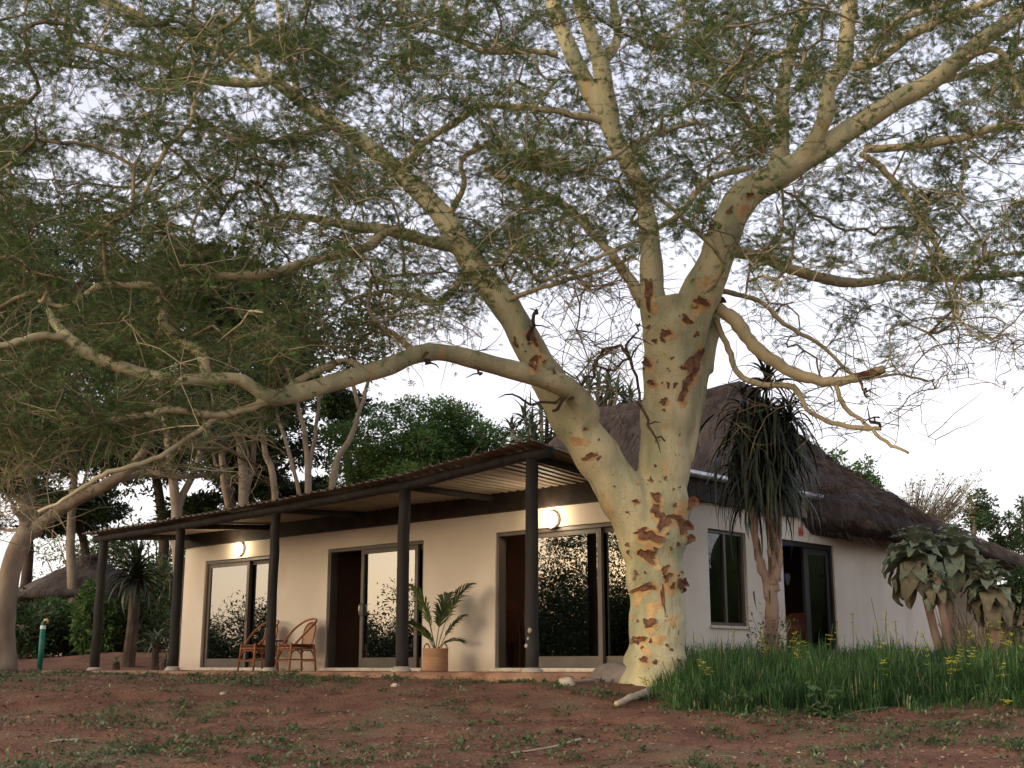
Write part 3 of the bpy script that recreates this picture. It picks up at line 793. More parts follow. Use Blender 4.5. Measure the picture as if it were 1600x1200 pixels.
# ------------------------------------------------------------------ veranda furniture
def rattan_chair():
    t = thing('rattan_chair', 'rattan armchair nearest the wall lamp, half hidden by a post', 'chair', (0, 0, 0), 'rattan chairs on the veranda')
    m = MB(); m.box(-.23, .22, -.235, .235, .405, .45); m.build('seat', M['seat'], t, bevel=.018)
    for sx, sy in ((1, 1), (1, -1), (-1, 1), (-1, -1)):
        m = MB(); m.tube([(sx * .215, sy * .225, .47 if sx > 0 else .43), (sx * .22, sy * .23, .38), (sx * .25, sy * .255, 0)], [.019, .021, .018], 8)
        m.build('leg', M['rattan'], t, smooth=True)
    def arc(a, b, drop):
        a, b = Vector(a), Vector(b); mm = MB()
        mm.tube([a, b], .017, 8)
        n = (b - a).normalized()
        mm.tube([a + Vector((0, 0, -.15)), a + n * .02 + Vector((0, 0, -.09)), a + n * .09 + Vector((0, 0, -.03)), (a + b) / 2 + Vector((0, 0, -.045)), b - n * .09 + Vector((0, 0, -.03)), b - n * .02 + Vector((0, 0, -.09)), b + Vector((0, 0, -.15))], .011, 6)
        return mm
    zz = .385
    for a, b in (((.22, -.225, zz), (.22, .225, zz)), ((-.22, -.225, zz), (-.22, .225, zz)), ((-.22, .225, zz), (.22, .225, zz)), ((-.22, -.225, zz), (.22, -.225, zz))):
        arc(a, b, .1).build('apron', M['rattan'], t, smooth=True)
    m = MB(); m.tube([(.235, -.24, .17), (.235, .24, .17)], .012, 6); m.build('stretcher', M['rattan'], t)
    m = MB(); m.tube([(-.235, -.24, .17), (-.235, .24, .17)], .012, 6); m.build('stretcher', M['rattan'], t)
    for s in (-1, 1):
        m = MB(); m.tube([(-.235, s * .243, .19), (.235, s * .243, .19)], .012, 6); m.build('stretcher', M['rattan'], t)
    hoop = [(.15, -.235, .45), (.05, -.26, .56), (-.08, -.285, .70), (-.2, -.26, .80), (-.28, -.17, .865), (-.31, 0, .885), (-.28, .17, .865), (-.2, .26, .80), (-.08, .285, .70), (.05, .26, .56), (.15, .235, .45)]
    def smooth_path(P, n=4):
        P = [Vector(p) for p in P]; out = []
        for i in range(len(P) - 1):
            p0, p1, p2, p3 = P[max(i - 1, 0)], P[i], P[i + 1], P[min(i + 2, len(P) - 1)]
            for k in range(n):
                s = k / n
                out.append(.5 * ((2 * p1) + (p2 - p0) * s + (2 * p0 - 5 * p1 + 4 * p2 - p3) * s * s + (3 * p1 - p0 - 3 * p2 + p3) * s ** 3))
        return out + [P[-1]]
    m = MB(); m.tube(smooth_path(hoop), .019, 8); m.build('arm_hoop', M['rattan'], t, smooth=True)
    inner = [(-.2, -.17, .44), (-.225, -.2, .60), (-.265, -.17, .76), (-.285, 0, .83), (-.265, .17, .76), (-.225, .2, .60), (-.2, .17, .44)]
    m = MB(); m.tube(smooth_path(inner), .013, 8); m.build('back_frame', M['rattan'], t, smooth=True)
    V, Fc = [], []
    sp = smooth_path(inner, 4); n = len(sp); h = n // 2
    for k in range(h + 1):
        a, b = sp[k], sp[n - 1 - k]
        for j in range(7):
            f = j / 6; V.append(a + (b - a) * f + Vector((-.03 * math.sin(f * math.pi), 0, 0)))
    for k in range(h):
        for j in range(6): Fc.append((k * 7 + j, k * 7 + j + 1, (k + 1) * 7 + j + 1, (k + 1) * 7 + j))
    m = MB(); m.add(V, Fc); w = m.build('backrest', M['weave'], t, smooth=True)
    so = w.modifiers.new('thick', 'SOLIDIFY'); so.thickness = .012
    return t
rc = rattan_chair()
put(rc, H(u_of(403, -.48), -.48), FACE + R(-4), 'rattan armchair half hidden behind the post before the mirror glass door')
put(copy_tree(rc), H(u_of(462, -.48), -.48), FACE + R(-10), 'rattan armchair in full view against the bare wall')
def side_table():
    c = H(u_of(433, -.42), -.42)
    t = thing('side_table', 'small dark folding table between the two rattan chairs', 'table', c)
    m = MB(); m.lathe([(0, .50), (.17, .50), (.175, .512), (.17, .525), (0, .525)], c, 20); m.build('tabletop', M['darkwood'], t)
    for a in (20, 110, 65):
        d = Vector((math.cos(R(a)), math.sin(R(a)), 0))
        m = MB(); m.tube([c + d * .15 + Vector((0, 0, .5)), c + d * .015 + Vector((0, 0, .22)), c - d * .16], .012, 6); m.build('leg', M['darkwood'], t)
side_table()
def palm():
    c = H(u_of(680, -.62), -.62)
    t = thing('woven_basket', 'round tan woven basket with handles holding the veranda palm', 'basket', c)
    prof = [(0, 0), (.185, 0)]
    for k in range(15):
        z = .012 + k * .022; prof += [(.192 + .0, z), (.199, z + .011)]
    prof += [(.195, .345), (.182, .345), (.18, .27), (0, .27)]
    m = MB(); m.lathe(prof, c, 32); m.build('basket_body', M['basket'], t, smooth=True)
    for s in (-1, 1):
        m = MB(); d = (DL * s * .19)
        m.tube([c + d + DR * (.06 * math.cos(a)) + Vector((0, 0, .33 + .085 * math.sin(a))) for a in [math.pi * k / 8 for k in range(9)]], .012, 6)
        m.build('handle', M['basket'], t, smooth=True)
    p = thing('potted_palm', 'young feather palm growing in the woven basket by the wall', 'palm', c + Vector((0, 0, .272)))
    base = c + Vector((0, 0, .272))
    # tip targets as pixel columns/rows, at depths around the basket
    tips = [((657, 935), .0, .20), ((643, 915), -.35, .18), ((736, 914), -.30, .30), ((726, 962), -.1, .10), ((722, 1003), .15, .14), ((662, 985), .1, .06), ((640, 975), -.3, .12), ((700, 930), .3, .16)]
    for q, ((tx, ty), dv, arch) in enumerate(tips):
        Y = c.y + dv * .7
        tip = at(tx, ty, Y)
        h0 = base + Vector((rnd.uniform(-.03, .03), rnd.uniform(-.03, .03), 0))
        ctrl = h0 * .45 + tip * .55 + Vector((0, 0, arch)); ctrl.x = h0.x * .62 + tip.x * .38
        pts = [(h0 * (1 - s) ** 2 + ctrl * 2 * s * (1 - s) + tip * s * s) for s in [k / 14 for k in range(15)]]
        m = MB(); m.tube(pts, [.008 * (1 - k / 18) for k in range(15)], 6)
        st = m.build('frond_stem', M['palmstem'], p, smooth=True)
        V, Fc = [], []
        L = (tip - h0).length
        side0 = (tip - h0).cross(Vector((0, 0, 1))); side0.normalize()
        for k in range(30):
            s = .34 + .65 * k / 29; i = min(13, int(s * 14)); f = s * 14 - i
            pt = pts[i] + (pts[i + 1] - pts[i]) * f; d = (pts[i + 1] - pts[i]).normalized()
            ll = (.38 if q not in (3, 4, 5) else .26) * math.sin(math.pi * min(.97, .18 + .8 * (k / 29))) + .05
            for sd in (-1, 1):
                sdv = d.cross(Vector((0, 0, 1))).normalized() * sd
                up = sdv.cross(d) * sd
                ang = R(48 - 22 * k / 29)
                dr = (d * math.cos(ang) + sdv * math.sin(ang) + Vector((0, 0, .35)) * .5 + Vector((rnd.gauss(0, .06), rnd.gauss(0, .06), rnd.gauss(0, .06)))).normalized()
                nrm = dr.cross(up).normalized() * .014
                a = len(V)
                m1 = pt + dr * ll * .5; e = pt + dr * ll + Vector((0, 0, -.06 * ll / .2))
                V += [pt - nrm * .5, pt + nrm * .5, m1 + nrm, m1 - nrm, e]
                Fc += [(a, a + 1, a + 2, a + 3), (a + 3, a + 2, a + 4)]
        m = MB(); m.add(V, Fc)
        o = m.build('frond', M['palm'], p); 
palm()

# ------------------------------------------------------------------ the fever tree
def spline(P, n=5):
    out = []
    for i in range(len(P) - 1):
        p0, p1, p2, p3 = P[max(i - 1, 0)], P[i], P[i + 1], P[min(i + 2, len(P) - 1)]
        for k in range(n):
            s = k / n
            out.append(.5 * ((2 * p1) + (p2 - p0) * s + (2 * p0 - 5 * p1 + 4 * p2 - p3) * s * s + (3 * p1 - p0 - 3 * p2 + p3) * s ** 3))
    out.append(P[-1]); return out
def limb(pts, n=5):
    """(column, row, metres away, half width in photo pixels) -> world path and radii"""
    P = [at(a, b, Y) for a, b, Y, r in pts]
    Q = [Vector((r * (Y / 1985.0), 0, 0)) for a, b, Y, r in pts]
    return spline(P, n), [q.x for q in spline(Q, n)]
TY = 15.8
BIG = [
 [(1023, 1085, TY, 58), (1023, 1050, TY, 51), (1026, 1010, TY, 45), (1027, 950, TY, 43), (1023, 890, TY, 46), (1022, 840, TY, 52), (1030, 790, TY, 46), (1037, 740, TY, 41), (1040, 680, TY, 42), (1048, 620, TY, 46), (1050, 560, TY, 47), (1050, 510, TY, 47), (1042, 470, TY, 40)],
 [(1024, 945, TY, 36), (1014, 860, TY, 43), (990, 800, TY - .05, 42), (955, 745, TY - .1, 37), (918, 690, TY - .15, 36), (884, 640, TY - .15, 34), (855, 590, TY, 28), (826, 540, TY + .1, 25), (795, 485, TY + .3, 24), (755, 435, TY + .5, 22), (722, 385, TY + .6, 21), (690, 335, TY + .8, 19), (640, 285, TY + 1, 16), (575, 228, TY + 1.2, 14), (490, 172, TY + 1.4, 12), (410, 115, TY + 1.5, 10), (330, 72, TY + 1.6, 9), (230, 30, TY + 1.7, 8), (120, -20, TY + 1.8, 7)],
 [(905, 680, TY - .2, 26), (914, 645, TY - .35, 23), (890, 609, TY - .55, 19), (845, 590, TY - .8, 17), (770, 570, TY - 1.0, 16), (700, 552, TY - 1.3, 15), (655, 553, TY - 1.5, 15), (600, 575, TY - 1.7, 15), (540, 592, TY - 1.9, 15), (480, 610, TY - 2.1, 15), (428, 622, TY - 2.3, 14), (395, 605, TY - 2.4, 11), (370, 592, TY - 2.5, 11), (320, 593, TY - 2.6, 11), (260, 592, TY - 2.7, 11), (200, 577, TY - 2.8, 11), (150, 558, TY - 2.9, 11), (110, 530, TY - 3, 10), (85, 505, TY - 3.05, 8), (75, 480, TY - 3.1, 5)],
 [(1048, 560, TY, 34), (1022, 480, TY, 26), (1018, 420, TY + .1, 22), (1015, 370, TY + .1, 19), (1005, 310, TY + .1, 17), (985, 260, TY, 17), (960, 215, TY, 18), (948, 160, TY, 20), (940, 110, TY - .1, 17), (925, 60, TY - .2, 15), (905, 0, TY - .3, 14), (895, -60, TY - .3, 11)],
 [(955, 205, TY, 15), (915, 130, TY + .2, 17), (888, 70, TY + .4, 16), (865, 10, TY + .5, 15), (850, -60, TY + .6, 12)],
 [(942, 95, TY - .1, 12), (965, 60, TY + .1, 9), (958, 0, TY + .1, 9), (955, -50, TY + .1, 8)],
 [(1060, 545, TY, 38), (1085, 480, TY - .1, 38), (1115, 415, TY - .2, 34), (1138, 350, TY - .3, 32), (1165, 305, TY - .3, 31), (1215, 275, TY - .4, 26), (1280, 235, TY - .5, 23), (1340, 195, TY - .6, 21), (1400, 158, TY - .7, 20), (1460, 125, TY - .8, 18), (1520, 75, TY - .9, 17), (1580, 30, TY - 1, 15), (1660, -30, TY - 1.1, 13)],
 [(1100, 560, TY + .25, 16), (1085, 600, TY + .2, 22), (1078, 660, TY + .15, 18), (1070, 720, TY + .05, 14)],
 [(1095, 580, TY + .25, 20), (1105, 520, TY + .3, 20), (1112, 470, TY + .3, 16), (1120, 440, TY + .2, 12)],
 [(1240, 262, TY - .4, 17), (1268, 228, TY - .6, 16), (1290, 180, TY - .8, 16), (1295, 135, TY - .9, 15), (1318, 100, TY - .9, 16), (1323, 50, TY - 1, 16), (1328, 0, TY - 1.1, 15), (1320, -60, TY - 1.2, 14)],
 [(1205, 275, TY - .3, 16), (1222, 225, TY - .1, 14), (1222, 170, TY, 14), (1228, 110, TY + .1, 13), (1245, 50, TY + .2, 13), (1262, 0, TY + .3, 12), (1275, -60, TY + .4, 10)],
 [(715, 382, TY + .6, 15), (675, 378, TY + .4, 12), (610, 360, TY + .1, 12), (545, 352, TY - .1, 10), (480, 340, TY - .3, 8), (420, 338, TY - .5, 6)],
]
MED = [
 [(603, 360, TY + .1, 9), (575, 385, TY - .1, 9), (530, 398, TY - .3, 8), (470, 412, TY - .6, 8), (410, 430, TY - .9, 8), (340, 433, TY - 1.1, 7), (285, 440, TY - 1.3, 6), (255, 455, TY - 1.4, 5)],
 [(108, 528, TY - 3, 7), (60, 527, TY - 3.2, 7), (0, 540, TY - 3.4, 6), (-80, 545, TY - 3.6, 5)],
 [(322, 592, TY - 2.6, 8), (315, 555, TY - 2.6, 9), (285, 535, TY - 2.6, 9), (258, 508, TY - 2.7, 8), (254, 480, TY - 2.7, 7), (240, 450, TY - 2.8, 7), (195, 445, TY - 2.9, 6), (150, 448, TY - 3, 6), (110, 478, TY - 3, 4), (60, 470, TY - 3.1, 3)],
 [(420, 624, TY - 2.3, 8), (380, 640, TY - 2.5, 6), (330, 648, TY - 2.7, 6), (270, 640, TY - 2.9, 6), (230, 648, TY - 3, 5), (180, 655, TY - 3.1, 5), (165, 670, TY - 3.1, 3)],
 [(345, 648, TY - 2.6, 4), (300, 680, TY - 2.8, 4), (250, 712, TY - 3, 4), (200, 730, TY - 3.2, 4), (160, 742, TY - 3.3, 4), (110, 775, TY - 3.4, 3), (60, 800, TY - 3.5, 3)],
 [(650, 553, TY - 1.5, 6), (620, 525, TY - 1.6, 5), (595, 512, TY - 1.7, 4), (575, 480, TY - 1.8, 3)],
 [(578, 585, TY - 1.8, 7), (540, 565, TY - 1.8, 6), (500, 578, TY - 1.9, 6), (460, 598, TY - 2, 6), (420, 625, TY - 2.2, 5)],
 [(620, 268, TY + 1, 6), (660, 225, TY + .7, 6), (710, 192, TY + .4, 6), (755, 165, TY + .2, 6), (820, 168, TY, 6), (880, 176, TY - .1, 6), (945, 190, TY, 7)],
 [(1005, 475, TY, 11), (985, 440, TY + .1, 10), (962, 405, TY + .2, 8), (930, 370, TY + .3, 7), (880, 320, TY + .5, 8), (800, 285, TY + .7, 9), (760, 262, TY + .9, 7)],
 [(870, 85, TY + .4, 6), (820, 80, TY + .2, 5), (755, 80, TY, 5), (710, 60, TY - .1, 4), (665, 45, TY - .2, 4), (600, 38, TY - .3, 3)],
 [(1330, 105, TY - .9, 8), (1370, 95, TY - 1, 8), (1430, 50, TY - 1.2, 8), (1500, 20, TY - 1.4, 7), (1570, -5, TY - 1.6, 7)],
 [(1345, 110, TY - .9, 6), (1390, 40, TY - .8, 6), (1450, 15, TY - .7, 6), (1540, -15, TY - .6, 5)],
 [(1350, 232, TY - .6, 7), (1420, 228, TY - .7, 7), (1500, 215, TY - .9, 7), (1570, 198, TY - 1, 6), (1660, 205, TY - 1.1, 5)],
 [(1345, 240, TY - .6, 6), (1385, 270, TY - .8, 6), (1425, 318, TY - 1, 5), (1455, 370, TY - 1.2, 5), (1480, 420, TY - 1.3, 4), (1500, 440, TY - 1.4, 3)],
 [(1148, 392, TY - .1, 11), (1190, 402, TY + .2, 10), (1235, 420, TY + .5, 9), (1290, 436, TY + .8, 9), (1340, 442, TY + 1, 8), (1400, 434, TY + 1.2, 6), (1470, 437, TY + 1.4, 5), (1540, 432, TY + 1.6, 5), (1640, 425, TY + 1.8, 4)],
 [(1122, 482, TY, 11), (1150, 502, TY - .1, 12), (1178, 540, TY - .2, 11), (1220, 572, TY - .3, 10), (1262, 590, TY - .4, 9), (1305, 597, TY - .5, 8), (1345, 588, TY - .55, 7), (1380, 577, TY - .6, 7)],
 [(1118, 500, TY + .1, 5), (1138, 545, TY, 5), (1155, 585, TY - .1, 5), (1190, 600, TY - .2, 5), (1240, 605, TY - .3, 5), (1262, 640, TY - .4, 4), (1300, 660, TY - .5, 4), (1350, 670, TY - .6, 4), (1375, 668, TY - .65, 3)],
 [(1305, 598, TY - .5, 4), (1320, 635, TY - .55, 4), (1350, 660, TY - .6, 3), (1385, 690, TY - .7, 3), (1420, 708, TY - .8, 2)],
 [(1130, 455, TY + .2, 5), (1185, 470, TY + .3, 4), (1225, 505, TY + .3, 4), (1290, 545, TY + .4, 3), (1340, 590, TY + .4, 3), (1400, 585, TY + .4, 2), (1450, 596, TY + .4, 2)],
 [(1455, 130, TY - .8, 7), (1540, 105, TY - .6, 6), (1640, 60, TY - .5, 5)],
 [(1500, 95, TY - .9, 5), (1560, 80, TY - 1.1, 6), (1600, 160, TY - 1.2, 5), (1640, 220, TY - 1.3, 4)],
 [(490, 172, TY + 1.4, 7), (440, 128, TY + 1.2, 6), (395, 130, TY + 1, 8), (320, 122, TY + .9, 9), (270, 105, TY + .8, 8), (235, 92, TY + .7, 6), (160, 78, TY + .6, 5), (90, 60, TY + .5, 4)],
 [(405, 118, TY + 1.5, 6), (398, 60, TY + 1.6, 6), (393, 0, TY + 1.7, 5), (390, -60, TY + 1.7, 4)],
 [(470, 165, TY + 1.4, 6), (455, 100, TY + 1.5, 6), (440, 40, TY + 1.6, 5), (430, -20, TY + 1.7, 4)],
 [(575, 230, TY + 1.2, 6), (520, 200, TY + .9, 5), (470, 210, TY + .6, 5), (400, 222, TY + .3, 4), (330, 200, TY + .1, 3)],
 [(350, 8, TY - 2.5, 2), (335, 90, TY - 2.6, 3), (305, 150, TY - 2.6, 3), (298, 190, TY - 2.6, 4), (255, 240, TY - 2.7, 4), (225, 305, TY - 2.7, 3)],
 [(1090, 190, TY - 1.5, 5), (1050, 200, TY - 1.5, 4), (1000, 218, TY - 1.6, 4), (945, 250, TY - 1.7, 4), (890, 268, TY - 1.8, 3), (815, 262, TY - 1.9, 3)],
 [(1190, 245, TY - .5, 5), (1160, 170, TY - 1, 4), (1135, 160, TY - 1.2, 4), (1138, 130, TY - 1.3, 4), (1200, 90, TY - 1.4, 4), (1225, 80, TY - 1.5, 4)],
 [(1170, 262, TY - .4, 6), (1110, 278, TY - .9, 5), (1085, 305, TY - 1.2, 5), (1060, 335, TY - 1.4, 5), (1000, 372, TY - 1.6, 4), (930, 405, TY - 1.8, 3), (850, 440, TY - 2, 3)],
 [(1100, 460, TY - .3, 5), (1130, 410, TY - .8, 4), (1075, 350, TY - 1.2, 4), (1020, 300, TY - 1.5, 3)],
 [(795, 470, TY + .2, 5), (830, 455, TY - .1, 4), (880, 440, TY - .4, 4), (930, 425, TY - .7, 3), (990, 400, TY - 1, 3)],
 [(700, 340, TY + .7, 6), (725, 290, TY + .4, 5), (722, 250, TY + .2, 4), (770, 220, TY, 4)],
 [(735, 420, TY + .5, 6), (690, 470, TY + .2, 6), (650, 462, TY - .1, 5), (600, 455, TY - .3, 4), (540, 470, TY - .6, 3)],
]
DEAD = [
 [(865, 645, TY - .5, 3), (895, 605, TY - .6, 4), (925, 585, TY - .6, 4), (945, 545, TY - .6, 4), (975, 545, TY - .7, 4), (992, 590, TY - .75, 3), (1005, 640, TY - .8, 3), (1015, 670, TY - .8, 3), (1038, 688, TY - .8, 2)],
 [(910, 612, TY - .6, 3), (880, 625, TY - .7, 3), (840, 632, TY - .8, 3), (800, 618, TY - .9, 2)],
 [(975, 545, TY - .7, 3), (995, 520, TY - .8, 2), (1000, 505, TY - .8, 2)],
 [(945, 545, TY - .6, 3), (930, 572, TY - .6, 2), (960, 575, TY - .7, 3), (985, 553, TY - .7, 2)],
 [(825, 535, TY - .1, 4), (832, 500, TY - .3, 4), (835, 482, TY - .3, 3)],
 [(1345, 590, TY - .55, 3), (1350, 610, TY - .6, 3), (1352, 620, TY - .6, 2)],
 [(665, 556, TY - 1.5, 4), (668, 566, TY - 1.55, 5), (671, 568, TY - 1.55, 3)],
 [(750, 575, TY - 1.1, 3), (750, 590, TY - 1.1, 3)],
 [(1375, 667, TY - .65, 3), (1360, 660, TY - .7, 3), (1378, 650, TY - .7, 2)],
]
tree = thing('fever_tree', 'huge pale yellow barked acacia with forked trunk in front of the house', 'tree', at(1025, 1058, TY))
TX, TYy = at(1025, 1058, TY).x, TY
bm_ = MB(); nodes = []     # nodes: (point, radius) available for twig growth
def densify(P, rr):
    for p, r in zip(P, rr): nodes.append((p, r))
for li, l in enumerate(BIG):
    P, rr = limb(l, 6)
    if li >= 3 and li not in (7, 8): rr = [r * (1 - .12 * min(1, k / 10)) for k, r in enumerate(rr)]
    jr = random.Random(li)
    rr = [r * (1 + .045 * math.sin(k * .9 + li) + jr.uniform(-.02, .02)) for k, r in enumerate(rr)]
    bm_.tube(P, rr, 20, wob=.025, rr=jr); 
    if li != 7: densify(P[8 if li else 70:], rr[8 if li else 70:])
# buttress roots
for a, ln in ((205, .5), (262, .42), (325, .5), (20, .5), (150, .55), (90, .5)):
    d = Vector((math.cos(R(a)), math.sin(R(a)), 0)); b = Vector((TX, TYy, 0))
    bm_.tube([b + d * .16 + Vector((0, 0, .3)), b + d * .3 + Vector((0, 0, .0)), b + d * ln + Vector((0, 0, gz(b.x, b.y + d.y * ln) - .05)), b + d * (ln + .3) + Vector((0, 0, gz(b.x, b.y + d.y * ln) - .2))], [.17, .13, .07, .03], 10)
trunk = bm_.build('trunk', M['bark'], tree, smooth=True)
rm = trunk.modifiers.new('union', 'REMESH'); rm.mode = 'VOXEL'; rm.voxel_size = .026; rm.use_smooth_shade = True
smo = trunk.modifiers.new('soften', 'SMOOTH'); smo.iterations = 7; smo.factor = .5
for li, l in enumerate(MED):
    P, rr = limb(l, 5); jr = random.Random(100 + li)
    P = [p + Vector((jr.gauss(0, .006), jr.gauss(0, .01), jr.gauss(0, .006))) if 0 < k < len(P) - 1 else p for k, p in enumerate(P)]
    m = MB(); m.tube(P, [max(.008, r * (1 + jr.uniform(-.07, .07))) for r in rr], 9, wob=.03, rr=jr)
    m.build('branch', M['branch'] if li != 26 else M['log'], tree, smooth=True); densify(P[3:], rr[3:])
for li, l in enumerate(DEAD):
    P, rr = limb(l, 4); jr = random.Random(300 + li)
    P = [p + Vector((jr.gauss(0, .02), jr.gauss(0, .03), jr.gauss(0, .02))) for p in P]
    m = MB(); m.tube(P, [r * .78 for r in rr], 7)
    for k in range(3, len(P), 3):
        d = Vector((jr.gauss(0, 1), jr.gauss(0, .6), jr.gauss(0, 1))).normalized(); a = P[k]
        m.tube([a, a + d * .1 + Vector((0, 0, .02)), a + d * jr.uniform(.15, .3)], [.012, .009, .004], 5)
    m.build('dead_branch', M['deadwood'], tree, smooth=True)
m = MB(); P, rr = limb([(1336, 590, TY - .54, 7.2), (1358, 584, TY - .57, 7.0), (1379, 578, TY - .6, 6.8)], 3); m.tube(P, rr, 10, wob=.08, rr=rnd); m.build('broken_stub', M['flake'], tree)

# ---- twigs and feathery leaves: grown towards points scattered in the crown's volume
YB = ([-300, 0, 300, 420, 480, 700, 850, 1000, 1100, 1150, 1400, 1500, 1600, 1900],
      [720, 740, 690, 640, 560, 535, 470, 430, 400, 470, 545, 520, 500, 500])
HOLES = [(800, 545, 180, 60), (985, 470, 90, 70), (460, 325, 60, 24), (120, 150, 110, 40), (150, 255, 160, 26), (1540, 270, 90, 45), (1130, 470, 60, 50), (1460, 620, 200, 60), (1400, 250, 60, 26), (620, 330, 50, 30), (700, 300, 50, 26), (900, 560, 110, 50)]
WOOD = [(1020, 420, 45), (1120, 420, 52), (1160, 330, 52), (1240, 262, 40), (1320, 210, 36), (1400, 160, 34), (1480, 115, 30), (945, 170, 40), (890, 70, 32), (925, 60, 32), (1323, 50, 30), (1295, 150, 30), (1290, 200, 26), (830, 540, 45), (790, 480, 42), (720, 385, 26), (690, 335, 24), (550, 590, 40), (700, 555, 40), (480, 610, 36), (1040, 480, 60), (650, 365, 18), (200, 577, 22), (300, 592, 24), (400, 605, 24), (1240, 425, 24), (1330, 440, 22), (540, 352, 18), (1222, 150, 20), (1230, 100, 18), (450, 140, 20), (400, 110, 18), (580, 230, 18)]
def leafy(px, py):
    yb = np.interp(px, YB[0], YB[1])
    d = 1.0
    if py > yb - 60: d = max(0.0, min(1.0, (yb + 45 - py) / 105))
    if px > 1120 and py > 330: d *= .72
    if px > 1120 and py > 440: d *= .65
    for hx, hy, ha, hb_ in HOLES:
        q = ((px - hx) / ha) ** 2 + ((py - hy) / hb_) ** 2
        if q < 1: d *= .12 + .5 * q
    return d
def in_wood(p, k):
    if p.y > TY + .3: return False
    a, b = to_px(p)
    return any((a - x) ** 2 + (b - y) ** 2 < (r * k) ** 2 for x, y, r in WOOD)
def grow():
    pts = []
    tries = 0
    while len(pts) < 3350 and tries < 200000:
        tries += 1
        Y = rnd.uniform(11.3, 19.8); px = rnd.uniform(-260, 1860); py = rnd.uniform(-330, 830)
        p = at(px, py, Y)
        if p.z > 10.6 or p.z < 2.3: continue
        w = leafy(px, py)
        if py < -40: w *= .55
        if rnd.random() > w: continue
        # keep twigs that hang in front of the thick limbs few, so that the wood shows
        if Y < TY + .3 and any((px - a) ** 2 + (py - b) ** 2 < r * r for a, b, r in WOOD) and rnd.random() < .92: continue
        pts.append(p)
    nb_ = len(pts)
    for (x0, x1, y0, y1, k) in ((830, 1000, 430, 610, 60), (1120, 1500, 430, 700, 62), (1480, 1640, 480, 600, 24), (480, 760, 470, 560, 34), (150, 420, 640, 760, 40), (-40, 140, 700, 840, 40)):
        for _ in range(k): pts.append(at(rnd.uniform(x0, x1), rnd.uniform(y0, y1), rnd.uniform(13, 18.5)))
    N = [p for p, r in nodes]; par = [-1] * len(N); base = len(N)
    cnt = [0] * (len(N) + 40000)
    arr = np.zeros((len(N) + 40000, 3)); arr[:base] = [tuple(p) for p in N]; n = base
    d0 = [float(np.min(np.linalg.norm(arr[:base] - np.array(p), axis=1))) for p in pts]
    chains = []; ends = []
    for i in np.argsort(d0):
        p = pts[i]; a = np.array(p)
        dv = a - arr[:n]; dd = np.sqrt((dv ** 2).sum(1)) + .25 * np.abs(dv[:, 2])
        j = int(np.argmin(dd)); q = Vector(arr[j]); L = (p - q).length
        if L > (3.2 if i < nb_ else 2.0): continue
        k = max(2, int(L / .17))
        side = Vector((rnd.gauss(0, 1), rnd.gauss(0, 1), rnd.gauss(0, .7))) * .10 * L
        ch = [j]; prev = j
        jit = Vector((0, 0, 0))
        for s in range(1, k + 1):
            f = s / k
            jit = jit * .6 + Vector((rnd.gauss(0, .03), rnd.gauss(0, .03), rnd.gauss(0, .028)))
            pt = q + (p - q) * f + side * math.sin(math.pi * f) + Vector((0, 0, .09 * L * math.sin(math.pi * f))) + jit
            arr[n] = tuple(pt); par.append(prev); prev = n; ch.append(n); n += 1
        chains.append(ch); ends.append((prev, i >= nb_, (Vector(arr[prev]) - Vector(arr[ch[-2]])).normalized()))
        while prev >= base: cnt[prev] += 1; prev = par[prev]
    tw = MB()
    for ch in chains:
        P = [Vector(arr[i]) for i in ch]
        rr = [min(.030, .0042 * max(1, cnt[i]) ** .42) if i >= base else None for i in ch]
        if rr[0] is None: rr[0] = min(.032, rr[1] * 1.25)
        tw.tube(P, rr, 5 if rr[0] > .009 else 3, cap=False)
    # fine side twigs that carry the leaves
    O, A, S = [], [], []
    V, Fc = [], []
    def twiglet(a, d, ln, leaf):
        m1 = a + d * ln * .5 + Vector((rnd.gauss(0, .035), rnd.gauss(0, .035), rnd.gauss(0, .035))); e = a + d * ln + Vector((rnd.gauss(0, .03), rnd.gauss(0, .03), -.04 * rnd.random()))
        s = d.cross(Vector((rnd.gauss(0, 1), rnd.gauss(0, 1), rnd.gauss(0, 1)))).normalized(); t = d.cross(s)
        k = len(V); r = .0034
        for c, q in ((a, r), (m1, r * .85), (e, r * .5)):
            for w in (0, 2.094, 4.189): V.append(c + (s * math.cos(w) + t * math.sin(w)) * q)
        for b in (0, 3):
            for w in range(3): Fc.append((k + b + w, k + b + (w + 1) % 3, k + b + 3 + (w + 1) % 3, k + b + 3 + w))
        for _ in range(leaf):
            f = rnd.uniform(.12, 1.03)
            c = a + (m1 - a) * (f * 2) if f < .5 else m1 + (e - m1) * (f * 2 - 1)
            O.append(c); A.append(d)
    for idx, bare, d in ends:
        p = Vector(arr[idx]); px, py = to_px(p)
        w = leafy(px, py)
        nt = rnd.randint(7, 11) if not bare else 5
        chp = [p]
        i = idx
        for _ in range(3):
            if par[i] >= base: i = par[i]; chp.append(Vector(arr[i]))
        for _ in range(rnd.choice((1, 1, 2)) if not bare else 2):      # long thin crooked whips
            a = rnd.choice(chp); q = a; dd = Vector((rnd.gauss(0, 1), rnd.gauss(0, 1), rnd.gauss(.1, .5))).normalized(); PW = [a]
            for _k in range(5):
                cw = .2 if bare else .31; dd = (dd + Vector((rnd.gauss(0, cw), rnd.gauss(0, cw), rnd.gauss(-.05, cw)))).normalized(); q = q + dd * rnd.uniform(.1, .21); PW.append(q)
                if not bare and rnd.random() < .7:
                    for _m in range(2): O.append(q); A.append(dd)
            if in_wood(PW[2], .85) and rnd.random() < .75: continue
            tw.tube(PW, [.0064, .0058, .0052, .0045, .0036, .002], 3, cap=False)
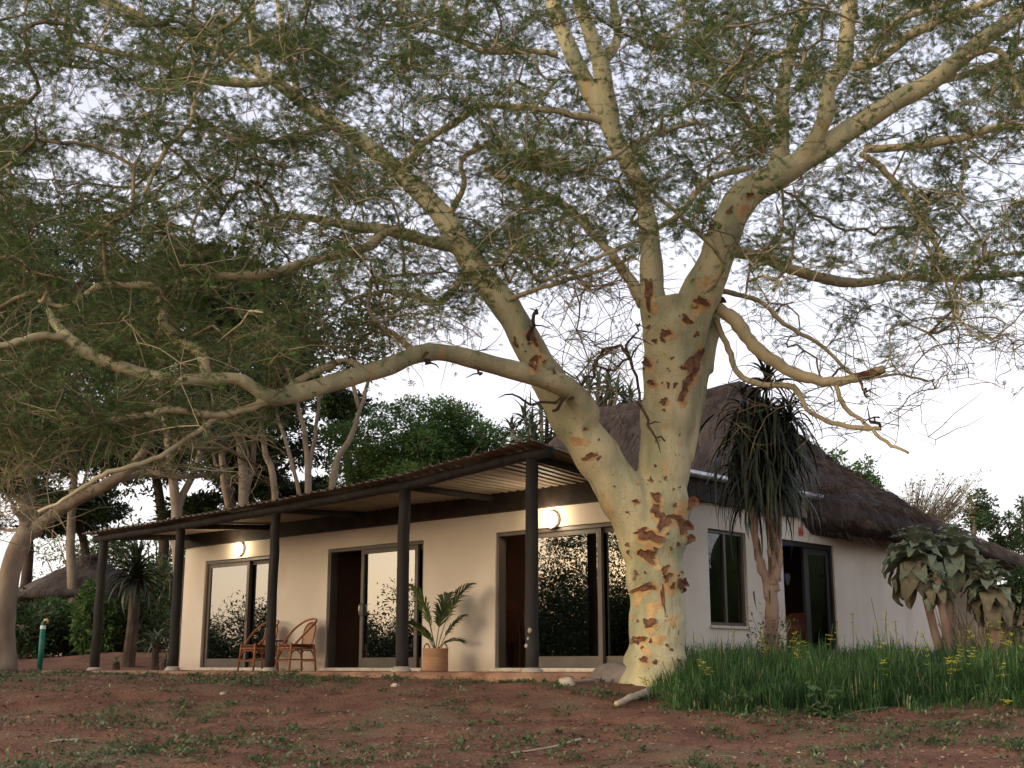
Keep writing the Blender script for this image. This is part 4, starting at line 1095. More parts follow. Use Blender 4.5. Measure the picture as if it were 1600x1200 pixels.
        for _ in range(nt):
            a = rnd.choice(chp)
            dd = Vector((rnd.gauss(0, 1), rnd.gauss(0, 1), rnd.gauss(.05, .38)))
            dd = (dd.normalized() * .9 + d * .45).normalized()
            lf = rnd.randint(5, 9) if px > 430 else rnd.randint(6, 10)
            if w < .3: lf = rnd.randint(0, 4)
            if bare: lf = rnd.choice((0, 0, 0, 1, 3))
            ln = rnd.uniform(.18, .46)
            if in_wood(a + dd * ln * .7, .9) and rnd.random() < .8: continue
            twiglet(a, dd, ln, lf)
    k0 = len(tw.v)
    tw.v += [tuple(v) for v in V]; tw.f += [tuple(i + k0 for i in f) for f in Fc]
    quads = [f for f in tw.f if len(f) == 4]
    t = np_obj('twig', tw.v, np.array(quads), M['twig'], tree); tag(t, kind='stuff')
    return np.array([tuple(o) for o in O]), np.array([tuple(a) for a in A])
O, A = grow()
def frames(A, tilt):
    n = len(A)
    X = A + rng.normal(0, .75, (n, 3)) * np.array([1, 1, .6]); X /= np.linalg.norm(X, axis=1)[:, None] + 1e-9
    U = np.array([0, 0, 1.0]) + rng.normal(0, tilt, (n, 3))
    Yv = np.cross(U, X); Yv /= np.linalg.norm(Yv, axis=1)[:, None] + 1e-9
    return X, Yv, np.cross(X, Yv)
def sprays(name, O, A, tmpl_v, tmpl_f, size, material, parent, tilt=.55, jitter=.25):
    X, Yv, Z = frames(A, tilt)
    s = size * rng.uniform(1 - jitter, 1 + jitter, len(O))
    T = np.array(tmpl_v)
    V = O[:, None, :] + s[:, None, None] * (T[None, :, 0:1] * X[:, None, :] + T[None, :, 1:2] * Yv[:, None, :] + T[None, :, 2:3] * Z[:, None, :])
    k = len(T); Fa = (np.array(tmpl_f)[None] + (np.arange(len(O)) * k)[:, None, None]).reshape(-1, len(tmpl_f[0]))
    return tag(np_obj(name, V.reshape(-1, 3), Fa, material, parent), kind='stuff')
tv, tf = [], []
for i, x in enumerate((.14, .42, .70)):
    for sd in (-1, 1):
        k = len(tv); ln = (.38, .45, .34)[i]; w = .10
        tv += [(x - w, sd * .02, 0), (x + w, sd * .02, 0), (x + .26, sd * ln, .07 * (i % 2) - .02)]
        tf.append((k, k + 1, k + 2) if sd > 0 else (k + 1, k, k + 2))
sprays('foliage', O, A, tv, tf, .072, M['leaf'], tree)

# ---- curling bark flakes and raw patches on the trunk
bpy.context.view_layer.update()
dg = bpy.context.evaluated_depsgraph_get()
ev = trunk.evaluated_get(dg); me_ = ev.to_mesh()
tb = BVHTree.FromPolygons([trunk.matrix_world @ v.co for v in me_.vertices], [tuple(p.vertices) for p in me_.polygons]); ev.to_mesh_clear()
EYEV = Vector((0, 0, EYE))
def patch(px, py, w, h, ang, name, mt, lift, curl, seed, rag=.35):
    jr = random.Random(seed); ca, sa = math.cos(ang), math.sin(ang)
    NP = 24; p1, p2, p3 = (jr.uniform(0, 6.28) for _ in range(3))
    rad = [1 + rag * (.55 * math.sin(2 * 6.283 * k / NP + p1) + .5 * math.sin(3 * 6.283 * k / NP + p2) + .35 * math.sin(5 * 6.283 * k / NP + p3)) + jr.uniform(-rag, rag) * .35 for k in range(NP)]
    V, ok = [], True; rings = (0, .45, .8, 1.0)
    for q, rg in enumerate(rings):
        for k in range(NP if q else 1):
            a = 2 * math.pi * k / NP; r = rg * rad[k]
            x, y = math.cos(a) * r * w / 2, math.sin(a) * r * h / 2
            X, Yp = px + x * ca - y * sa, py + x * sa + y * ca
            d = (at(X, Yp, 10) - EYEV).normalized()
            hit = tb.ray_cast(EYEV, d)
            if hit[0] is None or hit[0].y > 17.5:
                d2 = (at(px + (X - px) * .35, Yp, 10) - EYEV).normalized(); hit = tb.ray_cast(EYEV, d2)
                if hit[0] is None: return
                e = at(X, Yp, hit[0].y); V.append(e); continue
            nrm = hit[1] if hit[1].dot(d) < 0 else -hit[1]
            up = lift + curl * (rg ** 2) * (.5 + jr.random())
            V.append(hit[0] + nrm * up)
    Fc = [(0, 1 + k, 1 + (k + 1) % NP) for k in range(NP)]
    for q in (0, 1):
        b = 1 + NP * q
        Fc += [(b + k, b + NP + k, b + NP + (k + 1) % NP, b + (k + 1) % NP) for k in range(NP)]
    m = MB(); m.add(V, Fc); return m.build(name, mt, tree, smooth=True)
FL = [(1025, 777, 17, 10, .4), (993, 783, 9, 6, 0), (1025, 798, 15, 20, .2), (1036, 817, 13, 34, .55), (1016, 838, 34, 17, .2), (1002, 831, 20, 9, -.2), (1012, 868, 34, 14, .55), (1004, 862, 14, 10, 0), (1056, 809, 24, 10, .3), (1063, 822, 9, 26, -.3), (1038, 890, 13, 10, -.4), (1036, 935, 6, 44, -.15), (1042, 902, 10, 16, .2), (1004, 918, 26, 10, -.35), (1018, 916, 14, 7, .2), (984, 936, 12, 18, .2), (1015, 973, 15, 17, 0), (1002, 998, 15, 8, .3), (996, 1003, 8, 9, 0), (1006, 1031, 15, 7, .1), (1042, 1008, 6, 5, 0), (1049, 1015, 5, 5, 0), (1012, 567, 13, 11, .5), (1018, 598, 12, 7, .1), (1037, 628, 10, 10, .3), (1084, 565, 16, 46, .35), (1068, 610, 12, 30, .25), (1078, 590, 12, 18, .3), (1066, 575, 7, 8, 0), (1014, 458, 12, 44, -.1), (1040, 520, 16, 10, .2), (1026, 690, 5, 5, 0), (1072, 500, 16, 12, .4), (832, 528, 9, 26, -.5), (834, 568, 16, 18, -.3), (806, 535, 7, 18, -.4), (922, 712, 17, 9, -.3), (914, 670, 8, 5, 0), (664, 554, 6, 12, .5), (1128, 320, 16, 30, .4), (1140, 330, 8, 14, .2), (1095, 470, 18, 14, .5), (985, 640, 3, 4, 0), (960, 760, 4, 3, 0), (1050, 560, 6, 5, 0), (1064, 912, 9, 22, 0), (1120, 395, 5, 5, 0), (1170, 305, 9, 9, 0), (1200, 300, 7, 6, 0), (1060, 1032, 6, 5, 0), (1052, 765, 4, 4, 0), (980, 800, 4, 4, 0), (1008, 895, 5, 4, 0)]
for i, (a, b, w, h, an) in enumerate(FL):
    if w > 8:
        patch(a + 2, b + h * .22, w * 1.35, h * 1.3 + 4, an, 'raw_patch', M['bare'], .0025, 0, 900 + i, .3)
    patch(a, b, w * .98, h * .98, an, 'bark_flake', M['flake'], .006, .02 if w > 8 else .004, i, .5)
for i, (a, b, w, h) in enumerate([(1020, 950, 20, 22), (1000, 930, 16, 30), (1045, 915, 24, 60), (1024, 1000, 30, 16), (1060, 800, 20, 40), (1088, 560, 14, 40), (1092, 480, 26, 26), (985, 480, 8, 16), (905, 690, 26, 16), (1050, 970, 16, 14), (1010, 1018, 18, 10), (1105, 440, 14, 14), (1160, 330, 18, 22), (845, 560, 20, 16)]):
    patch(a, b, w, h, .3, 'raw_patch', M['bare'], .003, 0, 1700 + i, .4)
fr_ = random.Random(77)
for i in range(70):      # small scattered flakes and scars
    yy = fr_.uniform(480, 1035); cx = float(np.interp(yy, [480, 560, 640, 740, 800, 870, 950, 1035], [1062, 1052, 1042, 1038, 1022, 1022, 1027, 1026])); hw = float(np.interp(yy, [480, 560, 640, 740, 800, 870, 950, 1035], [46, 46, 38, 36, 58, 44, 40, 44]))
    xx = cx + fr_.uniform(-1, 1) * hw
    if i % 5 == 0: k = fr_.random(); xx, yy = 960 - 150 * k + fr_.uniform(-18, 18), 745 - 240 * k
    w = fr_.uniform(2.5, 7); patch(xx, yy, w, w * fr_.uniform(.6, 1.7), fr_.uniform(-.6, .6), 'bark_flake' if fr_.random() < .75 else 'raw_patch', M['flake'] if fr_.random() < .7 else M['bare'], .004, .006, 3000 + i, .5)
# flakes that stand off the right-hand edge of the trunk
def stander(px, py, s, seed):
    jr = random.Random(seed); Y = TY + .05
    for dx in range(0, 60, 2):
        d = (at(px - dx, py, 10) - EYEV).normalized(); hit = tb.ray_cast(EYEV, d)
        if hit[0] is not None and hit[0].y < 17: break
    else: return
    c = hit[0]; V, Fc = [], []
    u = s * Y / 1985
    for k in range(6):
        f = k / 5; wd = u * (.35 + .35 * math.sin(f * 3.1)) * (1 - .4 * f)
        x = u * 1.2 * f; z = u * (.25 * math.sin(f * 3) - .3 * f * (seed % 2) + .35 * f * (1 - seed % 2))
        V += [c + Vector((x - .02, -.02 * math.sin(f * 3), z + wd)), c + Vector((x - .02, .03 * math.sin(f * 3), z)), c + Vector((x - .02, -.02, z - wd))]
    for k in range(5):
        for j in range(2): Fc.append((k * 3 + j, k * 3 + j + 1, k * 3 + j + 4, k * 3 + j + 3))
    m = MB(); m.add(V, Fc); o = m.build('bark_flake', M['flake'], tree); so = o.modifiers.new('thick', 'SOLIDIFY'); so.thickness = .006
for i, (a, b, s) in enumerate([(1083, 792, 17), (1074, 822, 14), (1076, 847, 13), (1067, 912, 10), (1066, 925, 8), (1128, 470, 10)]): stander(a, b, s, i)

# ------------------------------------------------------------------ leaf clouds for the other trees and shrubs
LT_V = [(0, 0, 0), (.5, .26, .05), (1, 0, -.06), (.5, -.26, .05)]
LT_F = [(0, 1, 2, 3)]
L3_V = [(0, 0, 0), (.50, .36, .06), (1.08, -.10, -.06)]
L3_F = [(0, 1, 2)]
def blob_points(blobs, n, hollow=.55, seed=0):
    """points through a set of ellipsoid clumps: (centre, radii)"""
    g = np.random.default_rng(seed)
    vol = np.array([b[1][0] * b[1][1] * b[1][2] for b in blobs]) ** .8; pick = g.choice(len(blobs), n, p=vol / vol.sum())
    d = g.normal(0, 1, (n, 3)); d /= np.linalg.norm(d, axis=1)[:, None]
    r = (hollow + (1 - hollow) * g.random(n)) ** .7 * (1 + .12 * g.normal(0, 1, n))
    c = np.array([b[0] for b in blobs])[pick]; q = np.array([b[1] for b in blobs])[pick]
    return c + d * r[:, None] * q, d
def clumps(c, r, k, seed, rel=(.28, .48), flat=1.0):
    g = random.Random(seed); out = []
    for _ in range(k):
        d = Vector((g.gauss(0, 1), g.gauss(0, 1), g.gauss(0, 1))).normalized(); f = g.uniform(.35, .95)
        s = g.uniform(*rel)
        out.append(((c[0] + d.x * r[0] * f, c[1] + d.y * r[1] * f, c[2] + d.z * r[2] * f), (r[0] * s, r[1] * s, r[2] * s * flat)))
    return out
def leaf_tree(name, label, cat, base, stems, blobs, n, leaf, lm, bm=None, group=None, seed=1, hollow=.45, extra=()):
    base = Vector(base); t = thing(name, label, cat, base, group)
    jr = random.Random(seed)
    for P, rr in stems:
        P = spline([Vector(p) for p in P], 4)
        q = spline([Vector((r, 0, 0)) for r in rr], 4)
        P = [p + (Vector((jr.gauss(0, .012), jr.gauss(0, .012), 0)) if 0 < i < len(P) - 1 else Vector()) for i, p in enumerate(P)]
        m = MB(); m.tube(P, [max(.006, x.x) for x in q], 9, wob=.05, rr=jr); m.build('trunk', bm or M['bgbark'], t, smooth=True)
    # thin limbs from the last stem into the clumps
    if stems:
        m = MB(); src = [Vector(stems[k][0][-1]) for k in range(len(stems))]
        for c, r in blobs:
            c = Vector(c); s = min(src, key=lambda p: (p - c).length)
            mid = (s + c) / 2 + Vector((jr.gauss(0, .15), jr.gauss(0, .15), -.1))
            m.tube([s, mid, c], [.05, .035, .012], 5, cap=False)
            for _ in range(4):
                d = Vector((jr.gauss(0, 1), jr.gauss(0, 1), jr.gauss(.2, .7))).normalized()
                m.tube([c, c + Vector((d.x * r[0], d.y * r[1], d.z * r[2])) * .95], [.016, .005], 4, cap=False)
        tag(m.build('limb', bm or M['bgbark'], t), kind='stuff')
    O, D = blob_points(blobs, n, hollow, seed)
    far_ = base.y > 25
    o = sprays('foliage', O, D, L3_V if far_ else LT_V, L3_F if far_ else LT_F, leaf * (1.12 if far_ else 1), lm, t, tilt=.8, jitter=.4)
    o.name = 'crown'
    return t
def W(px, py, Y): return tuple(at(px, py, Y))
def G(px, Y, dz=-.05):
    p = at(px, 1041, Y); return (p.x, Y, gnd(p.x, Y) + dz)

# big tree whose trunk stands at the left edge
Y0 = 26
g0 = G(8, Y0)
leaf_tree('spreading_tree', 'brown trunked spreading tree at the left edge, leaning limb reaching over the veranda end', 'tree', g0,
    [([g0, W(6, 960, Y0), W(20, 880, Y0), W(45, 825, Y0)], [.27, .225, .205, .19]),
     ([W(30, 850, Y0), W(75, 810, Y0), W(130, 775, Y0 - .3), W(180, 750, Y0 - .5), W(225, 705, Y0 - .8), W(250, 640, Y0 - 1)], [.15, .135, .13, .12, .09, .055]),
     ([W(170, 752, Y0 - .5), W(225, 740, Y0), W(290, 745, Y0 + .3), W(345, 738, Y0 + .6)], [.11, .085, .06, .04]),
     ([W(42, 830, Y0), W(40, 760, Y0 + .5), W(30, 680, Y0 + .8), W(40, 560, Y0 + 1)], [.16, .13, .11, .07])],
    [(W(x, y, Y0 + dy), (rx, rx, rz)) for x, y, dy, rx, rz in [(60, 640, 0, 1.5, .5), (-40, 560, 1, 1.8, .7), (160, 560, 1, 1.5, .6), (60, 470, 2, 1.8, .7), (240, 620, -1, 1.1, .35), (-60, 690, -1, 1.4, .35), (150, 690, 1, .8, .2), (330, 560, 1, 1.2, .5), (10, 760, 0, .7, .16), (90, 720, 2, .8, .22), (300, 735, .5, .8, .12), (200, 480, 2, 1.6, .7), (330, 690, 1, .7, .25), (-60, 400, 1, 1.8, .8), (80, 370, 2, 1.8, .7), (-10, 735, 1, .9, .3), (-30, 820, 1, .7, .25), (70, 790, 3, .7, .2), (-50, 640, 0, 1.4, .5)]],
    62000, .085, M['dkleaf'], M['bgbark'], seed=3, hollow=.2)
# dark mass of trees behind the left part of the house
bgs = [('tall_tree', 'tall dark evergreen tree rising behind the left end of the veranda roof', 300, 33, (470, 350), 2.6, 1.0, [[(286, 870), (275, 790), (262, 700), (250, 560)], [(275, 800), (305, 730), (335, 640)]]),
       ('tall_tree', 'dark evergreen tree with pale slender stems behind the second lamp side of the roof', 400, 34, (560, 400), 2.3, .9, [[(372, 880), (380, 770), (372, 660), (360, 560)], [(380, 780), (395, 720), (400, 600)], [(360, 800), (345, 700), (355, 620)]]),
       ('tall_tree', 'dark tree at the far left with its crown above the small thatched shelter', 110, 38, (560, 330), 3.6, 1.0, [[(120, 960), (110, 850), (120, 700)]]),
       ('tall_tree', 'dark crowned tree at the upper left, its top cut by the frame edge', -60, 36, (520, 300), 3.2, 1.0, [[(-60, 960), (-50, 800), (-55, 600)]])]
for i, (nm, lb, cx, Y, (yc, yt), rad, fl, stems) in enumerate(bgs):
    gg = G(stems[0][0][0], Y)
    st = []
    for k, s in enumerate(stems):
        pts = [W(x, y, Y + .2 * k) for x, y in s]
        if k == 0: pts[0] = gg
        r0 = .16 if k == 0 else .1
        st.append((pts, [r0 * (1.1 - .25 * j) for j in range(len(pts))]))
    c = W(cx, yc, Y); top = W(cx, yt, Y)[2]; rz = (top - c[2])
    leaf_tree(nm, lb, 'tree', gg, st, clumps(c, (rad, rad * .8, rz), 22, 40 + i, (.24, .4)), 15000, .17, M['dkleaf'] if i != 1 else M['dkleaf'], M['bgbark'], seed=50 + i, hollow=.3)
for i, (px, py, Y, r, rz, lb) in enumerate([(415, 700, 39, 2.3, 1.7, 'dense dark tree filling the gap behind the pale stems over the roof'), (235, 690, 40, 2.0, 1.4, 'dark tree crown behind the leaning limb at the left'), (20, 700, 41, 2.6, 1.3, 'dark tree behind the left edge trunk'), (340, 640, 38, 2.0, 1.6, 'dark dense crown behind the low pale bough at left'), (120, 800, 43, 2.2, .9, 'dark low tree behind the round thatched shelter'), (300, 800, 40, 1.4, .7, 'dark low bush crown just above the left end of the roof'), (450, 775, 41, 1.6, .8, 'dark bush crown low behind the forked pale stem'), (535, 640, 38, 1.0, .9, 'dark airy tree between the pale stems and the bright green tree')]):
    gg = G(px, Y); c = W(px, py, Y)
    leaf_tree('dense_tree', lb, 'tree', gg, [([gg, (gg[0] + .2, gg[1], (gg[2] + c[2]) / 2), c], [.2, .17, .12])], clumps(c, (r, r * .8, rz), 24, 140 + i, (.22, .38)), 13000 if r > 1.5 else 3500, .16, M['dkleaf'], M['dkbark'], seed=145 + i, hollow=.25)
# slender pale trees whose stems show above the roof
for i, (s, Y, lb) in enumerate([([[(478, 900), (482, 760), (478, 700), (470, 650), (440, 560)], [(482, 740), (492, 680), (500, 620), (505, 540)], [(470, 790), (462, 740), (430, 640)]], 31, 'pale grey forked tree stem standing behind the roof left of the bright green tree'), ([[(500, 900), (520, 750), (545, 690), (562, 640), (580, 580)], [(562, 640), (552, 600), (556, 540)]], 30.5, 'slender leaning brown stem rising behind the roof before the bright green tree'), ([[(425, 900), (430, 770), (415, 710), (408, 660)]], 31.5, 'thin bare grey stem behind the roof among the dark trees')]):
    gg = G(s[0][0][0], Y); st = []
    for k, q in enumerate(s):
        pts = [W(x, y, Y) for x, y in q]
        if k == 0: pts[0] = gg
        st.append((pts, [(.105 if k == 0 else .06) * (1 - .16 * j) for j in range(len(pts))]))
    e = s[-1][-1]
    leaf_tree('slender_tree', lb, 'tree', gg, st, [(W(e[0] - 20, e[1] - 20, Y), (.9, .8, .5)), (W(e[0] + 30, e[1] - 50, Y + .4), (.9, .8, .5)), (W(s[0][-1][0] - 10, s[0][-1][1] - 20, Y), (1.0, .9, .5))], 2600, .12, M['dkleaf'], M['bgbark'], seed=70 + i, hollow=.15)
# bright green tree
gg = G(650, 36)
c = W(655, 720, 36)
leaf_tree('bright_green_tree', 'bright green rounded bushy tree behind the middle of the veranda roof', 'tree', gg, [([gg, W(650, 860, 36), W(652, 790, 36)], [.2, .17, .12])],
    clumps(c, (2.5, 2.0, 1.75), 44, 5, (.2, .34)) + [(W(x, y, 35.5), (.55, .5, .4)) for x, y in ((560, 690), (600, 650), (640, 640), (690, 640), (720, 650), (760, 680), (800, 690), (830, 700), (530, 680), (590, 720), (680, 690))],
    72000, .095, M['brleaf'], seed=8, hollow=.3)
# strap-leaved tree aloe groups, far behind the roof
def strap_mesh(name, L, w, droop, lift, n=8, mt=None, dry=0):
    V, Fc = [], []; x = 0; z = 0; ang = lift; st = L / n
    for k in range(n + 1):
        f = k / n; ww = w * (1 - f ** 1.6) * (1 if k else .8) + .002
        s, c = math.sin(ang), math.cos(ang)
        V += [(x + s * ww * .35, -ww, z - c * -.0 + ww * .45 * c), (x, 0, z - ww * .1), (x + s * ww * .35, ww, z + ww * .45 * c)]
        x += math.cos(ang) * st; z += math.sin(ang) * st; ang += droop / n
    for k in range(n):
        a = k * 3
        Fc += [(a, a + 1, a + 4, a + 3), (a + 1, a + 2, a + 5, a + 4)]
    me = bpy.data.meshes.new(name); me.from_pydata(V, [], Fc); me.polygons.foreach_set('use_smooth', [True] * len(Fc))
    me.materials.append(mt); return me
def rosette(parent, c, me_list, n, jr, s0=.8, s1=1.1, tilt=(-.2, .5), axis=(0, 0, 1), name='leaf'):
    for k in range(n):
        az = k * 2.39996 + jr.uniform(-.3, .3); f = k / n
        el = tilt[1] + (tilt[0] - tilt[1]) * f + jr.uniform(-.12, .12)
        s = jr.uniform(s0, s1)
        m4 = Matrix.Translation(Vector(c) + Vector((0, 0, -.12 * f * s))) @ Vector((0, 0, 1)).rotation_difference(Vector(axis)).to_matrix().to_4x4() @ Matrix.Rotation(az, 4, 'Z') @ Matrix.Rotation(-el, 4, 'Y') @ Matrix.Rotation(jr.uniform(-.2, .2), 4, 'X') @ Matrix.Scale(s, 4)
        inst(name, jr.choice(me_list), m4, parent)
fa = [strap_mesh('leaf', .66, .048, -1.1, .5, 5, M['greyaloe']), strap_mesh('leaf', .55, .045, -1.5, .6, 5, M['greyaloe'])]
def far_aloe(label, Y, stem_px, heads, seed):
    jr = random.Random(seed); gg = G(stem_px, Y); t = thing('tree_aloe', label, 'tree aloe', gg)
    fork = Vector(W(stem_px, heads[0][1] + 130, Y))
    m = MB(); m.tube([gg, (Vector(gg) + fork) / 2 + Vector((.1, 0, 0)), fork], [.2, .17, .13], 9); m.build('trunk', M['bgbark'], t, smooth=True)
    for (x, y) in heads:
        e = Vector(W(x, y, Y + jr.uniform(-.5, .5)))
        m = MB(); m.tube([fork, (fork + e) / 2 + Vector((0, 0, -.1)), e], [.07, .06, .045], 6); m.build('branch', M['bgbark'], t)
        rosette(t, e, fa, 19, jr, .8, 1.15, (-1.0, 1.2))
far_aloe('grey green branching tree aloe behind the thatched roof left of the great trunk', 33, 930, [(905, 620), (935, 600), (965, 610), (985, 640), (940, 630), (900, 650), (955, 648), (925, 648), (920, 605), (950, 598), (975, 625), (955, 615), (985, 620)], 1)
far_aloe('grey green branching tree aloe above the veranda roof beside the bright green tree', 31.5, 850, [(820, 650), (845, 640), (870, 660), (835, 680), (860, 690), (890, 690), (815, 690), (875, 680), (830, 662), (855, 650), (880, 670), (845, 700), (800, 670)], 2)
# trees to the right of and behind the thatched roof
for i, (px, py, r, rz, Y, lb, mt, hl) in enumerate([(1525, 795, .75, .7, 42, 'small airy green tree behind the roof end, left of the other two', M['midleaf'], .1), (1562, 830, .75, .8, 40, 'blue green bushy tree behind the roof end, between its two neighbours', M['midleaf'], .3), (1612, 820, .7, 1.2, 39, 'dark green tree at the right edge above the low eave', M['midleaf'], .3), (1336, 748, .95, .62, 36, 'small green bush top showing just over the thatch slope', M['brleaf'], .3), (1262, 722, 1.0, .7, 35, 'green treetop peeping over the thatch beside the drooping aloe', M['brleaf'], .3)]):
    gg = G(px, Y); c = W(px, py, Y)
    bl = clumps(c, (r, r, rz), 14, 90 + i, (.2, .38))
    leaf_tree('garden_tree', lb, 'tree', gg, [([gg, (gg[0], gg[1], (gg[2] + c[2]) / 2), (c[0], c[1], c[2] - rz * .4)], [.14, .11, .07])], bl, 2600 if i not in (0, 3) else 1500, .12, mt, seed=95 + i, hollow=hl)
def bare_tree():
    Y = 38; gg = G(1415, Y); jr = random.Random(4)
    t = thing('bare_thorn_tree', 'leafless flat topped thorn tree showing above the right roof slope', 'tree', gg)
    f = Vector(W(1415, 860, Y)); m = MB(); m.tube([gg, f], [.12, .08], 8); m.build('trunk', M['bgbark'], t)
    m = MB(); O = []
    for k in range(120):
        e = Vector(W(jr.uniform(1365, 1470), 0, Y)); e.z = Vector(W(1415, jr.uniform(738, 800), Y)).z; e.y += jr.uniform(-1, 1)
        mid = (f + e) / 2 + Vector((jr.gauss(0, .1), jr.gauss(0, .1), -.08))
        m.tube([f, mid, e], [.025, .014, .004], 4, cap=False)
        for _ in range(7):
            a = mid + (e - mid) * jr.random(); d = Vector((jr.gauss(0, 1), jr.gauss(0, 1), jr.gauss(.2, .5))).normalized()
            m.tube([a, a + d * jr.uniform(.15, .4)], [.007, .003], 3, cap=False); O.append(tuple(a + d * .2))
    tag(m.build('twig', M['twig'], t), kind='stuff')
    O = np.array(O); sprays('foliage', O, rng.normal(0, 1, O.shape), LT_V, LT_F, .09, M['dkleaf'], t)
bare_tree()

# ---- far left: shelters, hedge shrubs, aloes, standpipe
def shelter(px, Y, r, ze, zt, label, post=True):
    x = at(px, 1041, Y).x; g = gnd(x, Y); c = Vector((x, Y, g)); jr = random.Random(int(px))
    t = thing('thatched_shelter', label, 'shelter', c)
    m = MB(); prof = [(r * .9, ze - g - .12), (r * 1.03, ze - g - .2), (r * 1.04, ze - g - .03)]
    for k in range(1, 9):
        f = k / 9; prof.append((r * (1.03 - .86 * f) , ze - g + (zt - ze - .1) * (f ** .86)))
    prof += [(r * .17, zt - g - .06), (r * .2, zt - g), (r * .12, zt - g + .09), (.001, zt - g + .12)]
    m.lathe(prof, c, 36)
    m.v = [(a + jr.uniform(-.03, .03), b + jr.uniform(-.03, .03), z + jr.uniform(-.03, .03)) for a, b, z in m.v]
    m.build('thatched_roof', M['thatch'], t, smooth=True)
    m = MB(); m.lathe([(r * .9, ze - g - .12), (.001, zt - g - .4)], c, 36); m.build('roof_lining', M['dark_board'], t)
    for a in range(5):
        d = Vector((math.cos(a * 1.257 + .4), math.sin(a * 1.257 + .4), 0)) * r * .82
        m = MB(); m.tube([c + d + Vector((0, 0, -.1)), c + d + Vector((0, 0, ze - g + .1))], .07, 8); m.build('post', M['bgbark'], t)
    m = MB(); m.lathe([(r * .70, -.1), (r * .70, .75), (r * .62, .75), (r * .62, -.1)], c, 30); m.build('low_wall', M['plinth'], t)
shelter(128, 40, 2.15, 2.28, 3.42, 'round open shelter with grey thatched cone roof at the far left')
shelter(262, 47, 1.9, 2.35, 3.3, 'second thatched shelter mostly hidden behind the aloe and corner post')
shr = [(30, 965, 34.5, 1.1, .55, 'midleaf', 'low green shrub beside the trunk at the left edge'), (110, 985, 35.5, 1.2, .6, 'dkleaf', 'dark shrub under the open shelter behind the standpipe'), (165, 990, 35, 1.0, .7, 'dkleaf', 'dark shrub right of the standpipe behind the first post'), (60, 985, 37, 1.3, .6, 'dkleaf', 'dark shrub low in the hedge under the shelter'), (250, 905, 36, 1.1, 1.0, 'midleaf', 'green bush behind the aloe beside the house corner'), (180, 870, 42, 1.6, 1.2, 'midleaf', 'green treelet right of the shelter roof'), (235, 860, 43, 1.8, 1.2, 'brleaf', 'lighter green bush top under the low end of the veranda roof'), (130, 850, 48, 2.2, 1.0, 'brleaf', 'soft green bush top behind the peak of the shelter'), (-30, 930, 36, 1.5, 1.2, 'dkleaf', 'dark bush at the left frame edge behind the trunk'), (150, 940, 33.5, .6, .5, 'brleaf', 'small bright green bush beside the first veranda post'), (215, 975, 34, 1.0, .9, 'dkleaf', 'dark leafy shrub behind the skirted aloe'), (100, 955, 37, .9, .35, 'brleaf', 'broad leafed green plant under the shelter eave')]
for i, (px, py, Y, r, rz, mk, lb) in enumerate(shr):
    gg = G(px, Y); c = W(px, py, Y); lowest = gg[2] + .1
    bl = clumps((c[0], c[1], c[2]), (r, r * .8, rz), 12, 200 + i, (.28, .5)) + [((c[0] + dx, c[1], (c[2] + lowest) / 2), (r * .6, r * .5, max(.2, (c[2] - lowest) / 2))) for dx in (-.4 * r, .4 * r)]
    leaf_tree('shrub', lb, 'shrub', gg, [([gg, (c[0], c[1], (gg[2] + c[2]) / 2)], [.05, .04])], bl, 3800, .12, M[mk], seed=210 + i, hollow=.2)
la = [strap_mesh('leaf', .95, .055, -1.4, .5, 8, M['aloe']), strap_mesh('leaf', .85, .05, -1.0, .6, 8, M['aloe']), strap_mesh('leaf', 1.0, .05, -1.9, .5, 8, M['aloe'])]
ld_ = [strap_mesh('dead_leaf', .8, .04, -.5, -1.0, 6, M['aloe_dry']), strap_mesh('dead_leaf', .7, .045, -.4, -1.1, 6, M['aloe_dry'])]
def skirt_aloe():
    Y = 30; gg = Vector(G(200, Y)); h = Vector(W(212, 905, Y)); jr = random.Random(5)
    t = thing('skirted_aloe', 'tall single headed aloe with a skirt of dry leaves before the left hedge', 'aloe', gg)
    m = MB(); m.tube([gg, (gg + h) / 2 + Vector((.03, 0, 0)), h], [.16, .14, .12], 10); m.build('trunk', M['aloe_dry'], t)
    rosette(t, h + Vector((0, 0, .1)), la, 80, jr, .95, 1.3, (-1.1, 1.3))
    for k in range(130):
        f = jr.uniform(.25, 1); c = gg + (h - gg) * f
        m4 = Matrix.Translation(c) @ Matrix.Rotation(jr.uniform(0, 6.28), 4, 'Z') @ Matrix.Rotation(.25 + jr.uniform(-.1, .2), 4, 'Y') @ Matrix.Scale(jr.uniform(.7, 1.2), 4)
        inst('dead_leaf', jr.choice(ld_), m4, t)
skirt_aloe()
sa = [strap_mesh('leaf', .62, .045, -1.5, 1.1, 8, M['greyaloe']), strap_mesh('leaf', .55, .045, -1.9, 1.1, 8, M['greyaloe'])]
def small_aloe(px, py, Y, n, s, label):
    jr = random.Random(px); gg = Vector(G(px, Y)); c = Vector(W(px, py, Y))
    t = thing('small_aloe', label, 'aloe', gg)
    m = MB(); m.tube([gg, c], [.09, .07], 8); m.build('stem', M['aloe_dry'], t)
    rosette(t, c, sa, n, jr, s * .8, s * 1.15, (-.9, .5))
small_aloe(243, 1005, 27.5, 30, .95, 'small pale aloe rosette at the foot of the corner post')
small_aloe(258, 1035, 26.8, 14, .5, 'tiny yellowish aloe at the house corner beside the patio')
small_aloe(182, 1035, 27.5, 8, .45, 'tiny aloe seedling on the red soil behind the patio edge')
